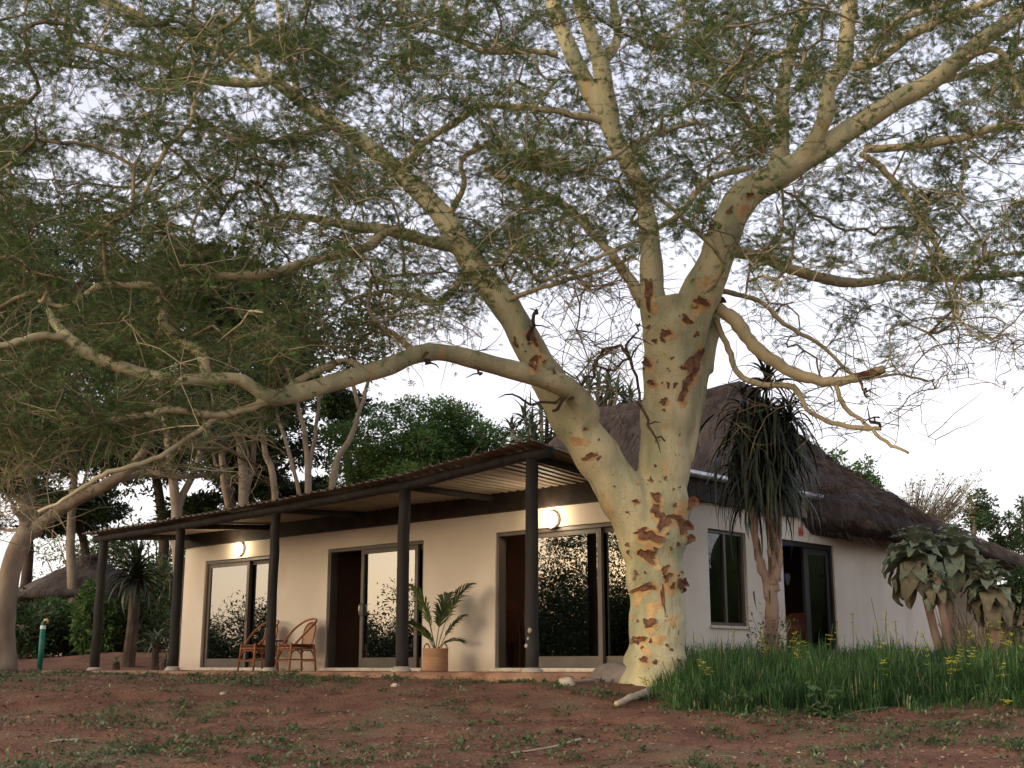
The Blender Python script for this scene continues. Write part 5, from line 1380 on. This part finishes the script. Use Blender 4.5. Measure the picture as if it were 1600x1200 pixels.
def standpipe():
    gg = Vector(G(62, 29)); t = thing('standpipe', 'slightly leaning green water standpipe with brass tap at the far left', 'water tap', gg)
    top = Vector(W(68, 972, 29)); ax = top - gg
    m = MB(); m.tube([gg, gg + ax * .86], .06, 12); m.build('pipe', M['greenpipe'], t, smooth=True)
    m = MB(); m.tube([gg + ax * .86, gg + ax * .93], .064, 12); m.build('pale_collar', M['white'], t)
    m = MB(); m.tube([gg + ax * .93, top], .05, 12); m.build('pipe_head', M['greenpipe'], t)
    m = MB(); m.tube([top, top + Vector((.05, -.02, .05)), top + Vector((.1, -.03, .04)), top + Vector((.11, -.03, -.04))], .025, 8); tp = m.build('tap', M['brass'], t, smooth=True)
    m = MB(); m.tube([top + Vector((.0, 0, .06)), top + Vector((.09, 0, .075))], .014, 6); m.build('tap_handle', M['brass'], tp)
standpipe()

# ---- right: drooping tree aloe in front of the side wall
def droop_aloe():
    Y = 17.0; jr = random.Random(12); gg = Vector(G(1206, Y))
    t = thing('drooping_aloe', 'dark tree aloe with long drooping leaves and forked pink grey trunk by the side wall', 'aloe', gg)
    def stem(pts, rad, n=10):
        P = spline([gg if p is None else Vector(W(*p)) for p in pts], 5); q = spline([Vector((r, 0, 0)) for r in rad], 5)
        P = [p + Vector((jr.gauss(0, .008), jr.gauss(0, .008), 0)) for p in P]
        m = MB(); m.tube(P, [x.x * (1 + jr.uniform(-.08, .08)) for x in q], 12, wob=.08, rr=jr); return m.build('trunk', M['aloe_trunk'], t, smooth=True)
    stem([None, (1206, 985, Y), (1205, 930, Y), (1207, 900, Y)], [.12, .10, .09, .105])
    stem([(1203, 935, Y), (1196, 905, Y), (1185, 870, Y), (1179, 830, Y), (1173, 770, Y), (1165, 700, Y)], [.07, .065, .058, .05, .045, .04])
    stem([(1208, 925, Y), (1208, 880, Y), (1206, 830, Y), (1199, 760, Y), (1193, 640, Y)], [.08, .066, .058, .05, .04])
    stem([(1209, 915, Y - .05), (1217, 880, Y - .05), (1215, 845, Y), (1219, 790, Y), (1225, 700, Y)], [.06, .054, .048, .045, .04])
    for k in range(26):     # papery bark strips and old dead leaves on the stems
        c = Vector(W(jr.choice((1183, 1207, 1215)) + jr.uniform(-6, 6), jr.uniform(800, 930), Y - .09))
        inst('dead_leaf', jr.choice(ld_), Matrix.Translation(c) @ Matrix.Rotation(jr.uniform(0, 6.28), 4, 'Z') @ Matrix.Rotation(.5 + jr.uniform(-.3, .2), 4, 'Y') @ Matrix.Scale(jr.uniform(.18, .4), 4), t)
    green = [strap_mesh('leaf', 1.0, .036, -2.2, .7, 10, M['aloe']), strap_mesh('leaf', 1.15, .034, -2.7, .8, 10, M['aloe']), strap_mesh('leaf', .9, .036, -1.9, .5, 10, M['aloe'])]
    hang = [strap_mesh('leaf', 1.15, .031, -1.7, -.2, 9, M['aloe']), strap_mesh('leaf', 1.3, .03, -1.5, -.4, 9, M['aloe']), strap_mesh('leaf', 1.1, .03, -1.4, -.5, 9, M['aloe_dry'])]
    for (x, y, n, s) in ((1200, 600, 36, .9), (1165, 640, 26, .85), (1235, 650, 26, .85), (1195, 660, 24, .85), (1225, 700, 22, .8), (1160, 690, 20, .8)):
        rosette(t, W(x, y, Y + jr.uniform(-.25, .25)), green, n, jr, s * .66, s * .92, (-.6, 1.15))
    xs = MB()
    for k in range(620):
        x = jr.gauss(1193, 24); y = jr.uniform(620, 770)
        m4 = Matrix.Translation(Vector(W(x, y, Y + jr.uniform(-.35, .35)))) @ Matrix.Rotation(jr.uniform(0, 6.28), 4, 'Z') @ Matrix.Rotation(jr.uniform(-.3, .2), 4, 'Y') @ Matrix.Scale(jr.uniform(.5, .9), 4)
        me = jr.choice(hang)
        if k < 130: inst('leaf', me, m4, t)
        else: xs.add([m4 @ v.co for v in me.vertices], [tuple(p.vertices) for p in me.polygons])
    tag(xs.build('hanging_leaves', M['aloe'], t, smooth=True), kind='stuff')
droop_aloe()
# ---- right: grey velvet-leaved plants
def big_leaf(name, L, w, curl, mt, seed, wave=.03):
    jr = random.Random(seed); V, Fc = [], []; n = 9; x = z = 0; ang = .55; st = L / n
    for k in range(n + 1):
        f = k / n; ww = w * math.sin(math.pi * min(1, .06 + .94 * f ** .75)) ** .8 * (1 - .25 * f) + .004
        for j in range(-3, 4):
            q = j / 3
            zz = abs(q) * ww * .32 + (wave * math.sin(k * 1.7 + j * 1.1 + seed) if abs(j) == 3 else 0) + jr.uniform(-.004, .004)
            V.append((x - math.sin(ang) * zz, q * ww, z + math.cos(ang) * zz))
        x += math.cos(ang) * st; z += math.sin(ang) * st; ang -= curl / n
    for k in range(n):
        for j in range(6):
            a = k * 7 + j; Fc.append((a, a + 1, a + 8, a + 7))
    me = bpy.data.meshes.new(name); me.from_pydata(V, [], Fc); me.polygons.foreach_set('use_smooth', [True] * len(Fc)); me.materials.append(mt); return me
vl = [big_leaf('leaf', .55, .13, 1.7, M['velvet'], s) for s in range(4)]
vo = [big_leaf('leaf', .62, .15, 2.3, M['velvet_old'], s + 9) for s in range(3)]
def velvet(label, Y, base_px, heads, seed):
    jr = random.Random(seed); gg = Vector(G(base_px, Y))
    t = thing('velvet_leaf_plant', label, 'plant', gg)
    for (x, y, s, n) in heads:
        h = Vector(W(x, y, Y + jr.uniform(-.15, .15)))
        P = spline([gg, (gg * .6 + h * .4) + Vector((jr.gauss(0, .05), 0, 0)), h + Vector((0, 0, -.12 * s)), h], 4)
        m = MB(); m.tube(P, [.075 - .003 * k for k in range(len(P))], 9, wob=.12, rr=jr); m.build('stem', M['aloe_trunk'], t, smooth=True)
        for k in range(n):
            f = k / n; el = 1.25 - 1.75 * f + jr.uniform(-.25, .25); az = k * 2.39996 + jr.uniform(-.3, .3)
            ls = s * (.5 + .62 * min(1, f * 1.6)) * jr.uniform(.85, 1.1)
            m4 = Matrix.Translation(h + Vector((0, 0, -.56 * s * f))) @ Matrix.Rotation(az, 4, 'Z') @ Matrix.Rotation(-el + .3, 4, 'Y') @ Matrix.Rotation(jr.uniform(-.35, .35), 4, 'X') @ Matrix.Scale(ls, 4)
            inst('leaf', jr.choice(vl if f < .68 else (vo if jr.random() < .6 else vl)), m4, t)
velvet('largest grey green velvet leaved plant with two heads against the shaded wall', 19.0, 1482, [(1430, 838, 1.0, 58), (1488, 836, .98, 56)], 3)
velvet('small silvery leaved rosette plant on a short brown stem below the largest one', 18.4, 1483, [(1464, 898, .56, 28)], 4)
velvet('silvery velvet leaved plant with wilted lower leaves near the right edge', 18.6, 1556, [(1546, 888, .84, 50), (1583, 908, .55, 22)], 5)
def dry_clump():
    jr = random.Random(8); Y = 18.9; g = Vector(G(1525, Y)); t = thing('dry_reed_clump', 'clump of dry pale stems behind the silvery plants at the right', 'dry plant', g)
    m = MB()
    for k in range(150):
        a = Vector(G(jr.uniform(1488, 1600), Y + jr.uniform(-.3, .5))); h = jr.uniform(.5, 1.15)
        m.tube([a, a + Vector((jr.gauss(0, .05), jr.gauss(0, .05), h * .5)), a + Vector((jr.gauss(0, .16), jr.gauss(0, .12), h))], [.014, .011, .004], 4, cap=False)
    tag(m.build('dry_stem', M['drystem'], t), kind='stuff')
dry_clump()
gg = G(1598, 18.5)
leaf_tree('shrub', 'dark green bush at the right frame edge beside the silvery plants', 'shrub', gg, [([gg, W(1600, 960, 18.5)], [.04, .03])], clumps(W(1605, 940, 18.5), (.42, .4, .5), 9, 77, (.3, .5)), 2200, .075, M['midleaf'], seed=78, hollow=.2)
fe = [strap_mesh('leaf', .9, .02, -.9, .6, 8, M['palm']), strap_mesh('leaf', .8, .018, -.6, .6, 8, M['palm'])]
def spear():
    jr = random.Random(3); Y = 19.6; gg = Vector(G(1640, Y)); c = Vector(W(1625, 905, Y)); t = thing('spear_leaf_plant', 'thin spear leaved plant reaching in from the right frame edge', 'plant', gg)
    m = MB(); m.tube([gg, c], [.06, .05], 8); m.build('stem', M['bgbark'], t); rosette(t, c, fe, 30, jr, .8, 1.1, (-.3, 1.0))
spear()
def climber():
    jr = random.Random(21); Y = 16.75; gg = Vector(G(1196, Y)); t = thing('small_climber', 'thin small leaved bush at the foot of the drooping aloe trunk', 'plant', gg)
    O = []
    m = MB()
    for k in range(16):
        x = jr.choice((jr.uniform(1168, 1200), jr.uniform(1222, 1242))); e = Vector(W(x, jr.uniform(950, 1000), Y + jr.uniform(-.1, .1))); m.tube([gg, (gg + e) / 2 + Vector((jr.gauss(0, .05), 0, .03)), e], [.006, .005, .003], 4, cap=False)
        for _ in range(16): O.append(tuple(gg + (e - gg) * jr.uniform(.5, 1.05) + Vector((jr.gauss(0, .05), jr.gauss(0, .05), jr.gauss(0, .05)))))
    tag(m.build('stem', M['twig'], t), kind='stuff'); O = np.array(O); sprays('foliage', O, rng.normal(0, 1, O.shape), LT_V, LT_F, .05, M['midleaf'], t)
climber()

# ------------------------------------------------------------------ grass bed, flower stalks, weeds, stones
def grass_front(x): return 13.55 + .16 * math.sin(x * 1.7) + .1 * math.sin(x * 4.1 + 1)
def in_bed(x, y):
    if y < grass_front(x) + (.4 if x < 1.7 else 0) + (.22 * math.sin(x * 9.0) * math.sin(x * 3.7 + 2)): return False
    lx = 1.38 + .2 * (y - 13.5) if y < 15.3 else 2.0
    if x < lx or x > 9.5: return False
    rel = Vector((x, y, 0)) - K0
    u, v = rel.dot(DL), rel.dot(DR)
    if u > -.1 and v > -.1: return False
    if (x - TX) ** 2 + (y - TYy) ** 2 < .36 ** 2: return False
    return y < 21
def bed():
    pts = []
    while len(pts) < 54000:
        x = rnd.uniform(1.3, 9.5); y = 13.3 + 7.5 * rnd.random() ** 1.7
        if in_bed(x, y): pts.append((x, y, gnd(x, y)))
    for _ in range(46):      # stray tufts that thin out onto the soil
        x = rnd.uniform(1.6, 8.5); y = grass_front(x) - abs(rnd.gauss(0, .22))
        for _k in range(rnd.randint(8, 34)): a, b = x + rnd.gauss(0, .05), y + rnd.gauss(0, .05); pts.append((a, b, gnd(a, b)))
    O = np.array(pts); n = len(O)
    front = np.array([max(.22, min(1.0, .45 + (p[1] - grass_front(p[0])) * 1.3)) for p in pts]) * np.array([min(1, .6 + .7 * max(0, p[0] - 1.7)) for p in pts])
    tuft = .80 + .30 * np.sin(O[:, 0] * 5.1 + np.sin(O[:, 1] * 4) * 2) * np.cos(O[:, 1] * 6.3 + O[:, 0])
    h = front * tuft * (rng.uniform(.24, .53, n) + .18 * (rng.random(n) > .93))
    az = rng.uniform(0, 6.283, n); lean = rng.uniform(.05, .8, n) ** 1.3
    d = np.stack([np.cos(az), np.sin(az), np.zeros(n)], 1); s = np.stack([-np.sin(az), np.cos(az), np.zeros(n)], 1)
    w = rng.uniform(.003, .006, n)[:, None]; hh = h[:, None]; L = lean[:, None]
    z = np.array([0, 0, 1.0])
    p0, p1, p2, p3 = O, O + z * hh * .45 + d * hh * L * .22, O + z * hh * .82 + d * hh * L * .75, O + z * hh * (1 - L * .25) + d * hh * L * 1.35
    V = np.stack([p0 - s * w, p0 + s * w, p1 - s * w, p1 + s * w, p2 - s * w * .7, p2 + s * w * .7, p3], 1)
    b = (np.arange(n) * 7)[:, None]
    Fa = np.concatenate([np.stack([b + 0, b + 1, b + 3], -1), np.stack([b + 0, b + 3, b + 2], -1), np.stack([b + 2, b + 3, b + 5], -1), np.stack([b + 2, b + 5, b + 4], -1), np.stack([b + 4, b + 5, b + 6], -1)], 1).reshape(-1, 3)
    dry = rng.random(n) < .035
    Fd = Fa.reshape(n, 5, 3)
    tag(np_obj('dry_grass', V.reshape(-1, 3), Fd[dry].reshape(-1, 3), M['straw_grass']), 'dry straw coloured blades among the tall green grass', 'grass', kind='stuff')
    Fa = Fd[~dry].reshape(-1, 3)
    o = np_obj('tall_grass', V.reshape(-1, 3), Fa, M['grass'])
    tag(o, 'bed of tall dark green grass in front of the side wall', 'grass', kind='stuff')
bed()
def flower(x, y, h, k, label, group):
    jr = random.Random(k); g = Vector((x, y, gnd(x, y))); t = thing('flower_stalk', label, 'flower', g, group)
    top = g + Vector((jr.gauss(0, .06), jr.gauss(0, .05), h))
    P = spline([g, (g + top) / 2 + Vector((jr.gauss(0, .03), jr.gauss(0, .03), 0)), top], 4)
    m = MB(); m.tube(P, .004, 4); m.build('stem', M['weed'], t)
    m = MB()
    for _ in range(jr.randint(4, 11)):
        c = P[-1] + (P[-4] - P[-1]) * jr.random() * 1.1 + Vector((jr.gauss(0, .022), jr.gauss(0, .022), 0))
        for q in range(4):
            a = q * 1.571 + jr.random(); d = Vector((math.cos(a), math.sin(a), .5)); e = Vector((-math.sin(a), math.cos(a), 0)); L = jr.uniform(.02, .034)
            b = len(m.v); m.v += [tuple(c), tuple(c + d * L * .6 + e * L * .45), tuple(c + d * L * 1.2), tuple(c + d * L * .6 - e * L * .45)]; m.f.append((b, b + 1, b + 2, b + 3))
    m.build('blossom', M['yellow'], t)
FP = [(1235, 985, 15.5), (1240, 1002, 15), (1283, 975, 16), (1310, 970, 15.5), (1333, 960, 16.5), (1368, 935, 16), (1378, 955, 15.4), (1386, 962, 15.8), (1372, 985, 15), (1384, 1000, 14.6), (1405, 970, 16), (1452, 990, 15), (1458, 1010, 14.8), (1485, 1020, 14.5), (1482, 1040, 14), (1490, 1028, 14.2), (1508, 1008, 14.6), (1525, 985, 15.5), (1545, 970, 16), (1527, 1012, 14.3), (1550, 965, 15.2), (1565, 1045, 13.9), (1590, 1005, 14.6), (1598, 1018, 14.2), (1380, 1035, 14), (1118, 1055, 14), (1083, 995, 15.4), (1100, 1030, 14.4), (1145, 985, 15.6), (1195, 990, 15.6), (1262, 1000, 15.2), (1430, 985, 15.7), (1575, 990, 15)]
for k, (a, b, Y) in enumerate(FP):
    p = at(a, b, Y); flower(p.x, Y, max(.45, p.z - gnd(p.x, Y)), k, 'thin stalk of small yellow flowers rising above the tall grass', 'yellow flower stalks in the grass bed')
for (a, b, Y, s) in ((1013, 1058, 13.9, 1.6), (1576, 1113, 13.3, 1.5)):
    p = at(a, b, Y); flower(p.x, Y, .12 if b > 1100 else max(.2, p.z - gnd(p.x, Y)), 500 + a, 'low yellow flower at the left tip of the grass bed' if a < 1100 else 'single yellow flower lying on the soil at the right front of the grass', 'low yellow flowers at the grass edge')
# leafy weeds
hl_v = [(0, 0, 0), (.22, .42, .05), (.6, .4, .02), (1, 0, -.12), (.6, -.4, .02), (.22, -.42, .05)]
hm = bpy.data.meshes.new('leaf'); hm.from_pydata(hl_v, [], [(0, 1, 2, 3), (0, 3, 4, 5)]); hm.materials.append(M['weed'])
nm_ = bpy.data.meshes.new('leaf'); nm_.from_pydata([(0, 0, 0), (.45, .14, .08), (1, 0, -.05), (.45, -.14, .08)], [], [(0, 1, 2, 3)]); nm_.materials.append(M['weed'])
def weed(label, px, py, Y, h, n, ls, me, spread, seed):
    jr = random.Random(seed); x = at(px, 1041, Y).x; g = Vector((x, Y, gnd(x, Y))); t = thing('leafy_weed', label, 'weed', g)
    for q in range(4):
        e = g + Vector((jr.gauss(0, spread), jr.gauss(0, spread * .5), h * jr.uniform(.7, 1)))
        m = MB(); m.tube([g, (g + e) / 2 + Vector((jr.gauss(0, .02), 0, .02)), e], [.005, .004, .003], 5); m.build('stem', M['weed'], t)
        for k in range(n // 4):
            c = g + (e - g) * jr.uniform(.25, 1.0)
            inst('leaf', me, Matrix.Translation(c) @ Matrix.Rotation(jr.uniform(0, 6.28), 4, 'Z') @ Matrix.Rotation(jr.uniform(-.2, .6), 4, 'Y') @ Matrix.Scale(ls * jr.uniform(.7, 1.2), 4), t)
weed('green heart leaved creeper climbing the front of the grass bed', 1280, 1085, 13.3, .42, 30, .10, hm, .12, 1)
weed('upright pale green leafy weed before the left part of the grass', 1150, 1115, 13.3, .28, 36, .11, nm_, .07, 2)
weed('low spreading green weed at the foot of the grass creeper', 1300, 1105, 13.1, .14, 24, .09, hm, .28, 3)
weed('leafy weed at the bottom edge of the picture under the grass', 1082, 1200, 10.4, .16, 30, .06, nm_, .05, 4)
weed('narrow leafed weed at the left corner of the grass bed', 1035, 1110, 13.2, .24, 26, .10, nm_, .08, 5)
weed('small green weed beside the pale stone and grey rock', 905, 1052, 15.9, .06, 26, .05, nm_, .14, 6)
weed('bushy pale weed at the right front of the grass bed', 1540, 1100, 13.2, .34, 34, .12, nm_, .12, 7)
weed('low green weed before the patio edge near the chairs post', 455, 1078, 18.6, .14, 28, .09, nm_, .2, 8)
# stones and fallen wood
def stone(name, label, px, py, Y, sx, sy, sz, mt, seed, cat='stone', rz=0):
    jr = random.Random(seed); x = at(px, 1041, Y).x; z = gnd(x, Y)
    bm = bmesh.new(); bmesh.ops.create_icosphere(bm, subdivisions=3, radius=1)
    ns = [(Vector((jr.gauss(0, 1), jr.gauss(0, 1), jr.gauss(0, 1))).normalized(), jr.uniform(.62, .95)) for _ in range(9)]
    for v in bm.verts:
        for nrm, d in ns:
            k = v.co.dot(nrm) - d
            if k > 0: v.co -= nrm * k * .92
        v.co = Vector((v.co.x * sx, v.co.y * sy, v.co.z * sz)) * (1 + jr.uniform(-.015, .015))
    me = bpy.data.meshes.new(name); bm.to_mesh(me); bm.free(); me.materials.append(mt)
    o = bpy.data.objects.new(name, me); COL.objects.link(o); o.location = (x, Y, z + sz * .25); o.rotation_euler = (0, 0, rz)
    tag(o, label, cat)
stone('rock', 'large grey angular rock leaning against the foot of the great trunk', 958, 1045, 15.75, .28, .2, .2, M['rock'], 3, 'rock')
stone('stone', 'pale rounded stone on the soil before the rightmost veranda post', 885, 1056, 15.3, .115, .09, .09, M['palestone'], 5)
stone('stone', 'flat greyish stone between the pale stone and the rock', 918, 1056, 15.5, .16, .08, .04, M['rock'], 6)
stone('stone', 'small pale stone on red soil below the potted palm', 618, 1078, 15.0, .055, .05, .04, M['palestone'], 8)
stone('stone', 'tiny pale stone lying beside the patio edge at left', 350, 1092, 14.6, .035, .03, .025, M['palestone'], 9)
def stick(label, pts, r, seed, mt='log', name='fallen_branch'):
    jr = random.Random(seed); P = []
    for a, b, Y in pts:
        x = at(a, 1041, Y).x; P.append(Vector((x, Y, gnd(x, Y) + r * .7)))
    P = spline(P, 4); P = [p + Vector((jr.gauss(0, r * .2), jr.gauss(0, r * .3), abs(jr.gauss(0, r * .25)))) for p in P]
    m = MB(); m.tube(P, [r * (1.1 - .6 * k / len(P)) for k in range(len(P))], 8, wob=.1, rr=jr)
    tag(m.build(name, M[mt], smooth=True), label, 'branch')
stick('pale bleached root end poking out of the grass bed corner', [(1012, 1080, 14.55), (990, 1092, 14.1), (962, 1104, 13.7)], .05, 1)
stick('thin dry twig lying on red soil before the great trunk', [(905, 1150, 11.75), (860, 1162, 11.4), (800, 1178, 10.95)], .012, 2)
stick('small dry stick at the left on the weedy soil', [(130, 1152, 11.7), (105, 1155, 11.6), (88, 1158, 11.5)], .012, 3)
# carpet of small weeds, dry litter and pebbles
def carpet():
    def scatter(n, f, y0=8.6, y1=27, x0=-11, x1=9):
        out = []
        while len(out) < n:
            y = y0 + (y1 - y0) * rnd.random() ** 1.6; x = rnd.uniform(-.47 * y, .47 * y)
            rel = Vector((x, y, 0)) - K0; u, v = rel.dot(DL), rel.dot(DR)
            if v > -2.42 and -0.4 < u < 13.2: continue
            if in_bed(x, y): continue
            if rnd.random() < f(x, y, v): out.append((x, y))
        return out
    def patchy(x, y, s=1.0, o=0): return .5 + .5 * math.sin(x * 1.9 * s + 1.3 * math.sin(y * 1.3 * s + o) + o) * math.cos(y * 1.6 * s + .8 * math.sin(x * 1.1 * s + o))
    cl = scatter(3000, lambda x, y, v: .06 + .9 * patchy(x, y) ** 2 * (1.3 if x > 1.2 or x < -2 else .45) + (.6 if -3.0 < v < -2.4 else 0))
    for nm, mt, sel, sz, ks in (('ground_weeds', M['weed'], 0, .05, (4, 15)), ('dry_weeds', M['paleweed'], 1, .044, (4, 12))):
        O, A = [], []
        for i, (x, y) in enumerate(cl):
            if (i % 5 < 2) != bool(sel): continue
            sp = rnd.uniform(.02, .09)
            for _ in range(rnd.randint(*ks)):
                a, b = x + rnd.gauss(0, sp), y + rnd.gauss(0, sp); az = rnd.uniform(0, 6.28)
                O.append((a, b, gnd(a, b) + rnd.uniform(0, .02))); A.append((math.cos(az), math.sin(az), rnd.uniform(.1, 1.1)))
        O, A = np.array(O), np.array(A)
        o = sprays(nm, O, A * 3, [(0, 0, 0), (.5, .2, .1), (1, 0, .02), (.5, -.2, .1)], LT_F, sz, mt, None, .3, .5)
        tag(o, 'scattered small green weeds on the red soil' if not sel else 'scattered pale dry weeds on the red soil', 'weeds', kind='stuff')
    lt = scatter(9500, lambda x, y, v: .25 + .7 * patchy(x, y, 1.4, 2)); O = np.array([(x, y, gnd(x, y) + .006) for x, y in lt]); A = np.stack([rng.normal(0, 1, len(O)), rng.normal(0, 1, len(O)), np.zeros(len(O))], 1) * 4
    tag(sprays('leaf_litter', O, A, LT_V, LT_F, .042, M['litter'], None, .25, .6), 'dry fallen leaves and bits scattered on the red soil', 'leaf litter', kind='stuff')
    pb = scatter(5200, lambda x, y, v: .6)
    V, Fc = [], []
    for x, y in pb:
        r = .004 + .012 * rnd.random() ** 3; z = gnd(x, y); k = len(V)
        V += [(x - r, y - r * .6, z), (x + r, y - r * .8, z), (x + r * .8, y + r, z), (x - r * .7, y + r, z), (x + rnd.uniform(-.3, .3) * r, y, z + r * 1.1)]
        Fc += [(k, k + 1, k + 4), (k + 1, k + 2, k + 4), (k + 2, k + 3, k + 4), (k + 3, k, k + 4)]
    tag(np_obj('soil_crumbs', V, Fc, M['pebble']), 'small crumbs and pebbles of red soil', 'pebbles', kind='stuff')
    m = MB()
    for x, y in scatter(280, lambda x, y, v: .3 + .7 * patchy(x, y, .8, 1)):
        a = rnd.uniform(0, 6.28); L = rnd.uniform(.03, .16) * (1 if rnd.random() < .9 else 2.2); dx, dy = math.cos(a) * L, math.sin(a) * L; z = gnd(x, y) + .006; k = rnd.gauss(0, .02)
        m.tube([(x - dx, y - dy, gnd(x - dx, y - dy) + .005), (x + k, y + k, z + .006), (x + dx, y + dy, gnd(x + dx, y + dy) + .004)], [.0035, .003, .0018], 4, cap=False)
    tag(m.build('fallen_twigs', M['pebble']), 'thin dry twigs fallen on the red soil', 'twigs', kind='stuff')
    big = scatter(14, lambda x, y, v: 1, 9.3, 14)
    for i, (x, y) in enumerate(big):
        a = rnd.uniform(0, 6.28); s = rnd.uniform(.05, .1); z = gnd(x, y) + .012
        me = bpy.data.meshes.new('fallen_leaf'); V = []
        for k in range(6):
            f = k / 5; w = .33 * math.sin(math.pi * min(.98, f + .03))
            V += [(f - .5, -w, .12 * abs(f - .4)), (f - .5, 0, 0), (f - .5, w, .12 * abs(f - .6))]
        me.from_pydata(V, [], [q for k in range(5) for q in ((k * 3, k * 3 + 1, k * 3 + 4, k * 3 + 3), (k * 3 + 1, k * 3 + 2, k * 3 + 5, k * 3 + 4))]); me.materials.append(M['litter'])
        o = bpy.data.objects.new('fallen_leaf', me); COL.objects.link(o); o.location = (x, y, z); o.rotation_euler = (rnd.uniform(-.2, .2), rnd.uniform(-.2, .2), a); o.scale = (s, s, s)
        tag(o, 'single dry curled brown leaf lying on the red soil', 'fallen leaf', 'dry leaves lying on the soil')
carpet()

# ------------------------------------------------------------------ far woods all round (seen in the glass and past the garden)
def woods():
    bl = []
    jr = random.Random(30)
    def add(x, y, h, r): bl.append(((x, y, gz(x, y) + h * .46), (r, r, h * .54)))
    for k in range(760):                                                                                             # left, mirrored in the doors
        y = jr.uniform(-18, 62); top = 3.5 + .7 * math.sin(y * .35) + .5 * math.sin(y * .9 + 1) + .35 * math.sin(y * 2.3); r = jr.uniform(.45, 1.05); x = -jr.uniform(45, 52)
        bl.append(((x, y, gz(x, y) + .1 + (top + .4 - r) * jr.random() ** .7), (r, r * 1.15, r * jr.uniform(.7, 1))))
    for k in range(60): add(jr.uniform(34, 48), jr.uniform(8, 52), jr.uniform(5, 9), jr.uniform(2, 3.6))              # right, mirrored in the side window
    for k in range(80): add(jr.uniform(-70, 90), jr.uniform(75, 95), jr.uniform(3.6, 5.2), jr.uniform(2, 3.6))        # behind the garden
    far = list(bl)
    near = []
    for k in range(60):
        x, y, h, r = -jr.uniform(16, 25), jr.uniform(9, 17), jr.uniform(2.2, 4.0), jr.uniform(.7, 1.4); near.append(((x, y, gz(x, y) + h * .45), (r, r, h * .55)))
    for k in range(120):
        y = jr.uniform(17, 31); x, h, r = -jr.uniform(15, 25), 1.75 + .45 * math.sin(y * 1.1) + .35 * math.sin(y * 2.7 + 1) + jr.uniform(-.3, .35), jr.uniform(.5, 1.1); near.append(((x, y, gz(x, y) + h * .45), (r, r, h * .55)))
    for k in range(120):                                                                                              # looser crowns above the near left ones
        x, y, z = -jr.uniform(15, 25), jr.uniform(9, 16.5), jr.uniform(3.2, 8.0); near.append(((x, y, z), (jr.uniform(.5, 1.0), jr.uniform(.5, 1.0), jr.uniform(.15, .4))))
    O, D = blob_points([(c, (r[0] * .95, r[1] * .95, r[2] * .95)) for c, r in far[:760]], 40000, .2, 5); O2, D2 = blob_points(far[760:], 60000, .5, 5); O = np.concatenate([O, O2]); D = np.concatenate([D, D2])
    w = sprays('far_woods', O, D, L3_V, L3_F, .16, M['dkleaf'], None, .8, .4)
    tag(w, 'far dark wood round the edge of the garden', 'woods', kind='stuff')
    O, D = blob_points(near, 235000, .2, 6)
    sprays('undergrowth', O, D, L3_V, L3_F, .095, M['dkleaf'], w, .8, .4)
    m = MB(); bm = bmesh.new(); bmesh.ops.create_icosphere(bm, subdivisions=2, radius=1)
    bv = [v.co.copy() for v in bm.verts]; bf = [tuple(v.index for v in f.verts) for f in bm.faces]; bm.free()
    for c, r in far[760:]:
        m.add([(c[0] + v.x * r[0] * .78, c[1] + v.y * r[1] * .78, c[2] + v.z * r[2] * .8 - r[2] * .12) for v in bv], bf)
    tag(m.build('wood_undergrowth', M['dkleaf'], w, smooth=True), kind='stuff')
woods()
